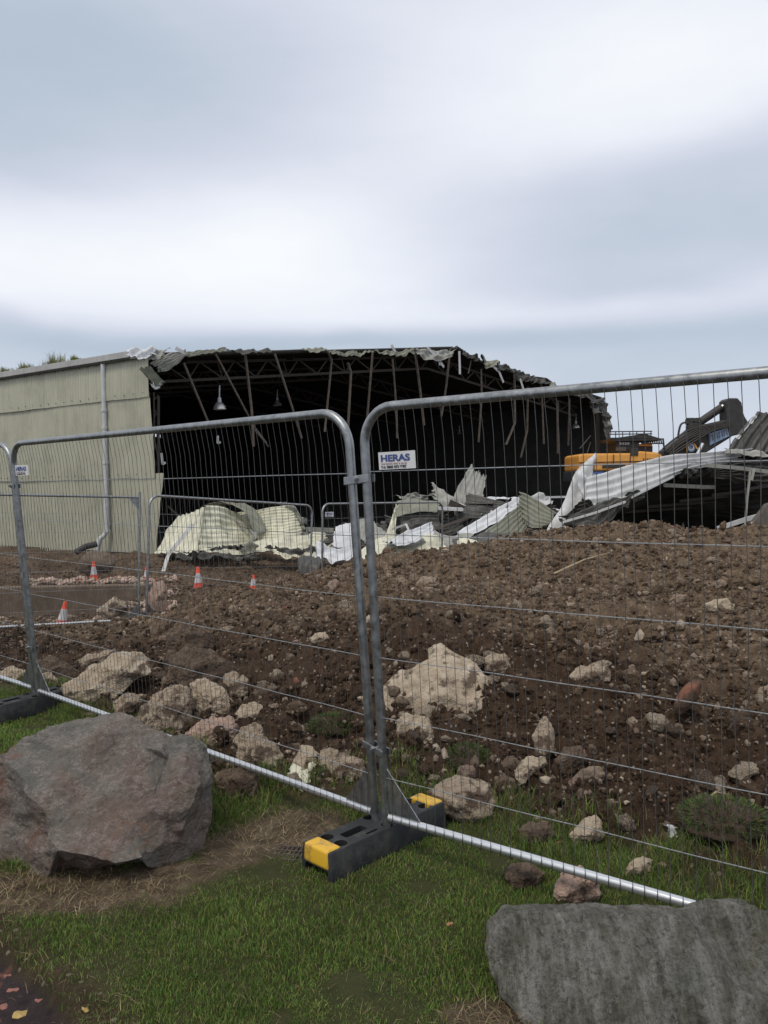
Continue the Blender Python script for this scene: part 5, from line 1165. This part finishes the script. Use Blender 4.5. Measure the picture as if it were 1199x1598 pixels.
crbar([(1036, 757, 21), (1100, 760, 21.6), (1116, 760, 21.8)], .10, M_greys, 'bent_purlin'); crbar([(1102, 726, 20.9), (1150, 730, 21), (1215, 738, 21.1)], .10, M_greys, 'bent_purlin')
crbar([(1120, 825, 19.4), (1160, 812, 19.5), (1215, 796, 19.6)], .11, M_white_s, 'white_trim'); crbar([(1171, 736, 20.6), (1166, 780, 20.4), (1162, 832, 20.2)], .04, M_greys, 'dangling_strip'); crbar([(1177, 732, 20.5), (1173, 750, 20.4)], .05, M_greys, 'dangling_strip')
for k in range(5): crbar([(960 + k * 50, 800 - k * 9, 22.6), (1080 + k * 40, 792 - k * 10, 24)], .08, M_steel, 'roof_beam')
# battens and beams in the pile
def batten(P, w, t, mat, name, label, cat):
    m = MB(); Q = [at(*p) for p in P]
    for a, b in zip(Q[:-1], Q[1:]): m.bar(a, b, w, t, up=(0, 1, 0))
    o = m.build(name, mat, loc=Q[0]); tag(o, label, cat); return o
batten([(301, 818, 23.5), (263, 866, 23), (255, 892, 22.6)], .10, .03, M_white_s, 'metal_strip', 'bent white metal strip leaning on the large cream sheet', 'metal strip')
batten([(684, 793, 23.6), (722, 795, 23.6)], .09, .5, M_white_s, 'metal_tray', 'shiny white metal tray in the middle of the pile', 'metal tray')
batten([(680, 825, 23), (730, 808, 23.4)], .07, .07, M_steel_l, 'timber_batten', 'rust-brown batten lying under the white tray', 'timber')
batten([(1178, 826, 18.6), (1204, 792, 18.9)], .30, .2, M_steel_l, 'timber_beam', 'weathered brown beam leaning at the right edge above the soil', 'timber')
batten([(612, 826, 23.6), (634, 818, 23.6), (640, 832, 23.4)], .06, .05, M_white_s, 'metal_strip', 'crooked white strip inside the pile left of the tray', 'metal strip')
batten([(478, 826, 25), (528, 828, 25)], .14, .1, M_greys, 'timber_beam', 'grey beam lying behind the rear panels', 'timber')
batten([(850, 776, 24.8), (905, 775, 25)], .06, .06, M_greyw, 'metal_strip', 'thin white strip behind the tall white sheet', 'metal strip')
def pile_core():
    rng = np.random.default_rng(8); V = []; F = []; mi = []; n = 0
    for k in range(620):
        px = rng.uniform(520, 900) if k % 3 else rng.uniform(520, 1180); lo = 868 - 30 * sstep(600, 900, px); top = np.interp(px, [250, 320, 480, 620, 700, 760, 850, 900, 1200], [860, 835, 845, 805, 784, 784, 790, 806, 835])
        P = at(px, rng.uniform(top, lo), rng.uniform(24.2, 26.5)); d = unit(rng.normal(size=3) * [1, 1, .5]); e = unit(np.cross(d, rng.normal(size=3))); L_, w = rng.uniform(.15, 1.0), rng.uniform(.03, .22); nn = np.cross(d, e) * .012
        q = np.array([P - d * L_ / 2 - e * w / 2, P + d * L_ / 2 - e * w / 2 + nn * 6, P + d * L_ / 2 + e * w / 2, P - d * L_ / 2 + e * w / 2 - nn * 5])
        V.append(np.concatenate([q, q + nn])); F += [[n, n + 1, n + 2, n + 3], [n + 7, n + 6, n + 5, n + 4], [n, n + 4, n + 5, n + 1], [n + 1, n + 5, n + 6, n + 2], [n + 2, n + 6, n + 7, n + 3], [n + 3, n + 7, n + 4, n]]; n += 8
        mi += [int(rng.choice(5, p=[.5, .26, .12, .10, .02]))] * 6
    o = mesh_np('scrap_debris', np.concatenate(V), np.array(F), [M_darks, M_steel, M_greys, M_olive, M_greyw], midx=mi); tag(o, 'tangled dark scrap filling the gaps of the rubble pile', 'debris', kind='stuff')
pile_core()

# ------------------------------------------------------------------ excavator behind the pile
EX = empty('excavator', at(985, 800, 38), 'orange demolition digger with a raised grimy boom behind the collapsed roof', 'excavator')
exi = Matrix.Translation(-EX.location)
def ex(o, par=None):
    o.parent = par or EX
    if par is None: o.matrix_parent_inverse = exi
    return o
def xprism(pts, d, y0, y1, name, mat, bevel=.05):
    P = [at(x, y, d) for x, y in pts]; return ex(MB().prism(P, (0, y0, 0), (0, y1, 0)).build(name, mat, bevel=bevel))
def xprism_local(pts, d, y0, y1): P = [at(x, y, d) for x, y in pts]; return P
gy = -.85
xprism([(903, 711), (908, 708), (988, 707), (1000, 704), (1028, 706), (1035, 712), (1036, 726), (1030, 733), (903, 735)], 38, 0, 3.0, 'engine_housing', M_orange, .09)
ex(MB().bar(at(903, 722, 37.97), at(1034, 719, 37.97), .04, .02, up=(0, 1, 0)).build('housing_seam', M_steel))
for x_ in (928, 958, 984): ex(MB().bar(at(x_, 709, 37.97), at(x_ - 1, 734, 37.97), .035, .02, up=(0, 1, 0)).build('panel_gap', M_steel))
xprism([(940, 726), (976, 725), (976, 730), (940, 731)], 38, -.03, .02, 'grille_panel', M_steel, .01)
m = MB()
for k in range(9): m.bar(at(1005 + k * 3.2, 715, 37.97), at(1004 + k * 3.2, 724, 37.97), .03, .03, up=(0, 1, 0))
ex(m.build('vent_slots', M_steel))
xprism([(900, 735), (1034, 733), (1034, 742), (900, 752)], 38, .1, 2.9, 'lower_chassis', M_digg)
blue = xprism([(921, 737), (941, 736), (941, 747), (918, 748)], 38, -.06, .08, 'blue_name_panel', M_bluep, .01)
tx = text('PLE', .24, M_white, None, (0, 0, 0)); tx.location = at(925, 745, 37.9); ex(tx); 
xprism([(968, 708), (966, 690), (960, 683), (1006, 680), (1000, 706)], 38, .5, 2.3, 'cab', M_dig, .04)
m = MB()
for k in range(6): m.bar(at(968 + k * 2.6, 694, 38.45), at(968.5 + k * 2.6, 690, 38.45), .035, .02, up=(0, 1, 0))
ex(m.build('cab_window_bars', M_greyw)); xprism([(966, 697), (982, 697), (982, 703), (966, 703)], 38, .44, .5, 'cab_window', M_steel_l, .01)
xprism([(955, 684), (1010, 676), (1036, 684), (1036, 687), (960, 688)], 38, .3, 2.4, 'cab_roof_guard', M_dig, .02)
m = MB()
for z in (673, 677, 683):
    m.bar(at(947, z + .8, 38.3), at(1018, z, 38.3), .04, .05)
for k in range(7): x = 950 + k * 11; m.bar(at(x, 684, 38.3), at(x, 673.5, 38.3), .035, .035)
ex(m.build('guard_rail', M_dig)); ex(MB().bar(at(947, 673.8, 40.4), at(1018, 673, 40.4), .04, .05).build('rear_guard_rail', M_dig))
m = MB(); m.bar(at(1000, 685, 38.5), at(1036, 685, 38.5), .08, .06); m.bar(at(1001, 692, 38.5), at(1036, 692, 38.5), .07, .06)
for k in range(10): m.bar(at(1002 + k * 3.4, 692, 38.5), at(1001 + k * 3.4, 685, 38.5), .05, .05, up=(0, 1, 0))
m.bar(at(1035, 685, 38.5), at(1037, 702, 38.5), .08, .06); ex(m.build('window_guard', M_dig))
xprism([(998, 708), (998, 694), (1028, 694), (1028, 707)], 38, .8, 2.5, 'operator_cab', M_dig, .05); xprism([(998, 692), (1026, 691), (1026, 695), (998, 695)], 38, .7, .85, 'orange_cab_stripe', M_orange, .01)
xprism([(984, 711), (984, 700), (996, 700), (996, 711)], 38, -.05, .4, 'exhaust_box', M_dig, .03)
# boom
xprism([(1022, 716), (1040, 700), (1060, 684), (1085, 664), (1110, 660), (1145, 652), (1150, 668), (1142, 682), (1110, 702), (1090, 714), (1060, 724)], 38.6, 0, .75, 'boom', M_dig, .06)
xprism([(1106, 677), (1137, 667), (1139, 680), (1108, 695)], 38.55, -.03, .04, 'pale_blue_side_panel', M_bluelt, .005)
m = MB()
for k in range(8): x = 1108 + k * 3.7; m.bar(at(x, 678 - k * 1.2, 38.45), at(x + 1.2 * (k % 2), 689 - k * 1.5, 38.45), .045, .02, up=(0, 1, 0))
ex(m.build('panel_marks', M_digg))
xprism([(1133, 625), (1138, 621), (1152, 621), (1158, 628), (1160, 642), (1163, 650), (1168, 658), (1166, 668), (1154, 678), (1138, 682), (1134, 660)], 38.5, 0, .85, 'dipper_arm', M_dig, .07)
ex(auto_smooth(MB().tube([at(1088, 662, 38.9), at(1126, 636, 38.9)], .19, 12).build('hydraulic_cylinder', M_dig)))
ex(auto_smooth(MB().tube([at(1124, 637, 38.9), at(1138, 627, 38.9)], .09, 10).build('cylinder_rod', M_chrome)))
ex(auto_smooth(MB().tube([at(1088, 710, 38.4), at(1097, 692, 38.4)], .10, 10).build('cylinder_rod', M_chrome)))
ex(MB().lathe([(0, 0), (.22, 0), (.22, .04), (0, .04)], at(1078, 698, 38.56), 18, (0, -1, 0)).build('round_emblem', M_bluelt)); ex(MB().lathe([(.10, 0), (.15, 0), (.15, .05), (.10, .05)], at(1078, 698, 38.52), 18, (0, -1, 0)).build('emblem_ring', M_white))
m = MB(); c = [at(*p) for p in ((1072, 692, 38.5), (1072, 706, 38.5))]; m.bar(c[0], c[1], .06, .05, up=(0, 1, 0)).bar(at(1083, 692, 38.5), at(1090, 703, 38.5), .05, .05, up=(0, 1, 0)); ex(m.build('orange_bracket', M_orange))
rngx = np.random.default_rng(3)
for k in range(7):
    P = [at(1036 + k * 2 + rngx.uniform(-2, 2), 700 + k * 2, 38.4), at(1056 + k * 2, 684 + k * 2.4 + rngx.uniform(-3, 3), 38.35), at(1084 + k * 2, 668 + k * 2.2, 38.4), at(1115, 662 + k * 1.6, 38.45), at(1140, 655 + k * 1.8, 38.45)]
    ex(auto_smooth(MB().tube(list(smooth_poly(P, 16)), .035, 6).build('hydraulic_hose', M_dig)))
ex(auto_smooth(MB().tube(list(smooth_poly([at(1058, 684, 38.6), at(1062, 664, 38.6), at(1070, 659, 38.6), at(1084, 657, 38.6), at(1092, 660, 38.6)], 16)), .05, 6).build('bent_pipe', M_dig)))
m = MB()
for k in range(14): P = at(rngx.uniform(1072, 1090), rngx.uniform(655, 672), 38.7); m.box(P, tuple(rngx.uniform(.1, .35, 3)))
ex(m.build('valve_block', M_dig, bevel=.02))
for k in range(8):
    pass
# undercarriage, mostly hidden
for yy in (38.3, 40.6):
    cxy = at(975, 760, yy); prof = [(-2.4, .15), (-2.1, 0), (2.1, 0), (2.4, .15), (2.55, .55), (2.3, .95), (-2.3, .95), (-2.55, .55)]
    ex(MB().prism([(cxy[0] + x, yy, gy + z) for x, z in prof], (0, 0, 0), (0, .6, 0)).build('crawler_track', M_dig, bevel=.05))
ex(MB().lathe([(0, 0), (1.1, 0), (1.1, 2.3), (0, 2.3)], (at(975, 760, 39.5)[0], 39.5, gy + .5), 20).build('slewing_column', M_dig))

# ------------------------------------------------------------------ trench edge, rubble, cones and small things
o = MB().prism([(-14, 19.6, -.72), (-5.75, 19.6, -.68), (-5.6, 19.6, -1.6), (-14, 19.6, -1.6)], (0, 0, 0), (0, .35, 0)).build('foundation_slab', M_conc, bevel=.03); tag(o, 'flat brown-grey foundation edge forming the far side of the trench', 'foundation')
def brick_rubble():
    rng = np.random.default_rng(12); V0, F0 = ICO[1]; V = []; n = 0; N = 900
    px = np.r_[rng.uniform(40, 225, 480), rng.uniform(226, 276, 420)]; P = []
    for k in range(N):
        if k < 480: p = at(px[k], rng.normal(907, 1.5), rng.uniform(19.95, 20.9)); p[2] = -.66 + rng.uniform(-.03, .05) + .03 * math.sin(px[k] * .11)
        else: p = hit(px[k], rng.uniform(903, 968)); p[2] = ground_z(p[0], p[1])[0] + .02
        P.append(p)
    for k in range(700):
        p = hit(rng.uniform(-10, 225), rng.uniform(948, 984)); p[2] = ground_z(p[0], p[1])[0] + .02; P.append(p)
    N += 700
    P = np.array(P); s = np.clip(np.exp(rng.normal(math.log(.034), .55, N)), .012, .12); J = rng.uniform(.6, 1.2, (N, len(V0), 3)); VV = V0[None] * J * s[:, None, None] * [1, 1, .7] + P[:, None]
    F = (F0[None] + (np.arange(N) * len(V0))[:, None, None]).reshape(-1, 3)
    o = mesh_np('brick_rubble', VV.reshape(-1, 3), F, [M_st1, simple_pk, M_st3, M_st2], midx=np.repeat(np.where(np.arange(N) < 900, rng.choice(3, N, p=[.5, .35, .15]), rng.choice([0, 3], N, p=[.3, .7])), len(F0))); tag(o, 'pale and pink broken rubble along the trench edge', 'rubble', kind='stuff')
simple_pk = M_simple('pink_rubble', (.42, .30, .26), .9, 0, .3, 20)
brick_rubble()
rock_px(122, 858, 182, 900, M_conc, 'lump of earthy concrete standing in front of the downpipe', name='concrete_lump', seed=51, cat='concrete', sub=4, lo=.8)
rock_px(118, 930, 180, 955, M_limemud, 'dusty boulder at the bottom of the trench', seed=53, sub=4); rock_px(150, 930, 200, 975, M_limemud, 'pale broken lump by the right end of the trench', seed=54, sub=4)
rock_px(232, 905, 262, 965, M_pink, 'pale pinkish lump at the corner of the trench beside the rear posts', seed=55, sub=4)
bk = rock_px(1052, 1058, 1092, 1118, M_brick, 'dark red brick slab stuck in the soil heap on the right', name='brick_slab', elong=(66, 26), tilt=.95, seed=56, sub=4, lo=.85, rough=.02, cat='brick')
rock_px(455, 1056, 478, 1082, M_brick, 'small red brick bit in the dark soil above the round rocks', name='brick_piece', seed=57, sub=3, cat='brick')
o = auto_smooth(MB().tube([at(118, 862, 26), at(134, 853, 26.2), at(151, 849, 26.4)], .10, 12).build('black_pipe', M_dig, loc=at(118, 862, 26))); tag(o, 'stub of black plastic pipe lying at the base of the shed wall', 'pipe')
def make_cone(label):
    root = empty('traffic_cone', label=label, cat='traffic cone', group='orange traffic cones round the trench')
    b = MB(); c = [(.14 * math.cos(a), .14 * math.sin(a)) for a in np.linspace(math.pi / 8, 2 * math.pi + math.pi / 8, 9)[:-1]]
    b.prism([(x, y, 0) for x, y in c], (0, 0, 0), (0, 0, .03)); b.build('cone_base', M_cone, root, bevel=.008)
    auto_smooth(MB().lathe([(.112, .02), (.10, .06), (.095, .07), (.030, .49), (.022, .50), (0, .50)], (0, 0, 0), 22).build('cone_body', M_cone, root))
    auto_smooth(MB().lathe([(.0815, .16), (.084, .16), (.0505, .365), (.048, .365)], (0, 0, 0), 22).build('white_band', M_coneband, root)); return root
def put_cone(o, px, py, h_px, tiltx=0, sc=None):
    d = hit(px, py)[1]; z = 0; P = at(px, py, d); k = h_px / FPX * d / .5
    o.location = (P[0], P[1], max(P[2], ground_z(P[0], P[1])[0] - .02)); o.scale = (k, k, k); o.rotation_euler = (0, tiltx, .3)
c1 = make_cone('orange cone leaning to the right in front of the trench'); put_cone(c1, 96, 981, 43, .16)
for px, py, h_, t_, lab in ((147, 906, 30, 0, 'orange cone beyond the trench near the downpipe'), (229, 908, 24, 0, 'orange cone partly hidden by the two rear fence posts'), (310, 921, 37, 0, 'upright orange cone below the large cream sheet'), (395, 922, 25, .05, 'half hidden orange cone furthest to the right')):
    c = copy_tree(c1); c['label'] = lab; put_cone(c, px, py, h_, t_)
# bent cream scrap, strap, stick, litter
A = [hit(452, 1216), hit(478, 1206), hit(518, 1232)]; B = [hit(456, 1248), hit(488, 1246), hit(512, 1244)]
for p, zz in zip(A, (.06, .10, .04)): p[2] += zz
for p in B: p[2] += .012
o = sheet('cream_scrap', A, B, 2, M_cream2, M_greys, amp=.006, crumple=.012, torn=.012, seed=60, raw=True, thick=.002); tag(o, 'small bent cream scrap of sheet in front of the round rocks', 'scrap')
a = hit(612, 1122); b = hit(626, 1166)
ring = [hit(606, 1106) + np.array([.055 * math.cos(t), -.03, .10 + .055 * math.sin(t)]) for t in np.linspace(.5, 5.9, 18)]
m = MB()
for p, q in zip(ring[:-1], ring[1:]): m.bar(p, q, .03, .006, up=(0, 1, 0))
p0 = at(620, 1118, ring[0][1] - .08); m.bar(p0, at(644, 1162, p0[1] - .12), .03, .008, up=(0, 1, 0))
o = m.build('strap', M_simple('tan_strap', (.30, .25, .19), .8), loc=ring[0]); tag(o, 'tan strap looped against the lower left of the largest slab', 'strap')
for (x0, y0, x1, y1, lab) in ((1098, 1272, 1136, 1246, 'pale dry stick on the soil at the right'), (865, 893, 955, 868, 'long thin pale root lying across the top of the heap')):
    p, q = hit(x0, y0), hit(x1, y1); p[2] = ground_z(p[0], p[1])[0] + .03; q[2] = ground_z(q[0], q[1])[0] + .05; mid = (p + q) / 2 + [0, 0, .03]
    o = auto_smooth(MB().tube([p, mid, q], [.005 * p[1] / 4, .005 * p[1] / 4, .002], 6).build('dry_stick', M_blade('dry_stick_wood', (.34, .27, .17)), loc=p)); tag(o, lab, 'stick')
p = hit(1047, 1336); p[2] = ground_z(p[0], p[1])[0] + .04
o = sheet('white_rag', [p + [-.02, 0, .025], p + [0, .01, .03], p + [.02, 0, .02]], [p + [-.01, -.02, -.02], p + [.01, -.02, -.015], p + [.025, -.02, -.02]], 1, M_white_s, M_white_s, amp=.006, crumple=.012, torn=.008, seed=61, raw=True, thick=.002); tag(o, 'crumpled white rag of plastic beside the round whitish stone', 'litter')
# rubber mat grid showing through the straw
p = hit(452, 1336); root = empty('grid_mat', (p[0], p[1], .0), 'scrap of dark grid matting in the straw left of the rubber block', 'matting')
m = MB()
for k in range(9): m.box((-.09 + k * .0225, 0, .006), (.006, .14, .010))
for k in range(4): m.box((0, -.06 + k * .04, .0075), (.19, .006, .010))
o = m.build('grid_bars', M_simple('dark_grid_plastic', (.07, .055, .045), .8), root); root.rotation_euler = (.05, -.04, -.25)
# fallen leaves and path scraps
lm = [M_simple('orange_leaf', (.28, .14, .06), .7), M_simple('yellow_leaf', (.36, .25, .08), .7), M_simple('pink_brick_chip', (.25, .11, .085), .85)]
LV = [(702, 1456, 0, .020, 'curled orange-brown leaf on the lawn left of the grey boulder'), (30, 1590, 1, .035, 'yellow leaf lying on the dark path in the bottom corner'), (22, 1552, 2, .034, 'salmon-pink chip on the dark path above the yellow leaf'), (5, 1580, 2, .03, 'salmon-pink chip at the left edge of the dark path'), (12, 1530, 2, .018, 'tiny salmon-pink chip highest on the dark path'), (60, 1568, 2, .02, 'small reddish chip right of the other path chips'),
      (134, 1584, 1, .018, 'small pale leaf at the border of path and lawn'), (873, 1325, 0, .022, 'curled orange leaf by the stone above the rail')]
for k, (px, py, mi, s, lab) in enumerate(LV):
    p = hit(px, py); z = g0(p[0], p[1]) + .012 if k not in (0, 7) else g0(p[0], p[1]) + .03
    rng = np.random.default_rng(k); n = 9; an = np.linspace(0, 6.283, n + 1)[:-1]; s *= .75; r = s * rng.uniform(.55, 1.1, n)
    V = np.array([[0, 0, .006]] + [[r[i] * math.cos(an[i]), r[i] * .8 * math.sin(an[i]), rng.uniform(-.004, .008)] for i in range(n)]); V = np.concatenate([V, V - [0, 0, .002]])
    F = [[0, i + 1, (i + 1) % n + 1] for i in range(n)] + [[n + 1, (i + 1) % n + n + 2, i + n + 2] for i in range(n)] + [[i + 1, i + n + 2, (i + 1) % n + 1] for i in range(n)] + [[(i + 1) % n + 1, i + n + 2, (i + 1) % n + n + 2] for i in range(n)]
    o = mesh_np('fallen_leaf' if mi < 2 else 'brick_chip', V, np.array(F), lm[mi]); o.location = (p[0], p[1], float(np.ravel(z)[0])); tag(o, lab, 'leaf' if mi < 2 else 'chip')
# clover flowers
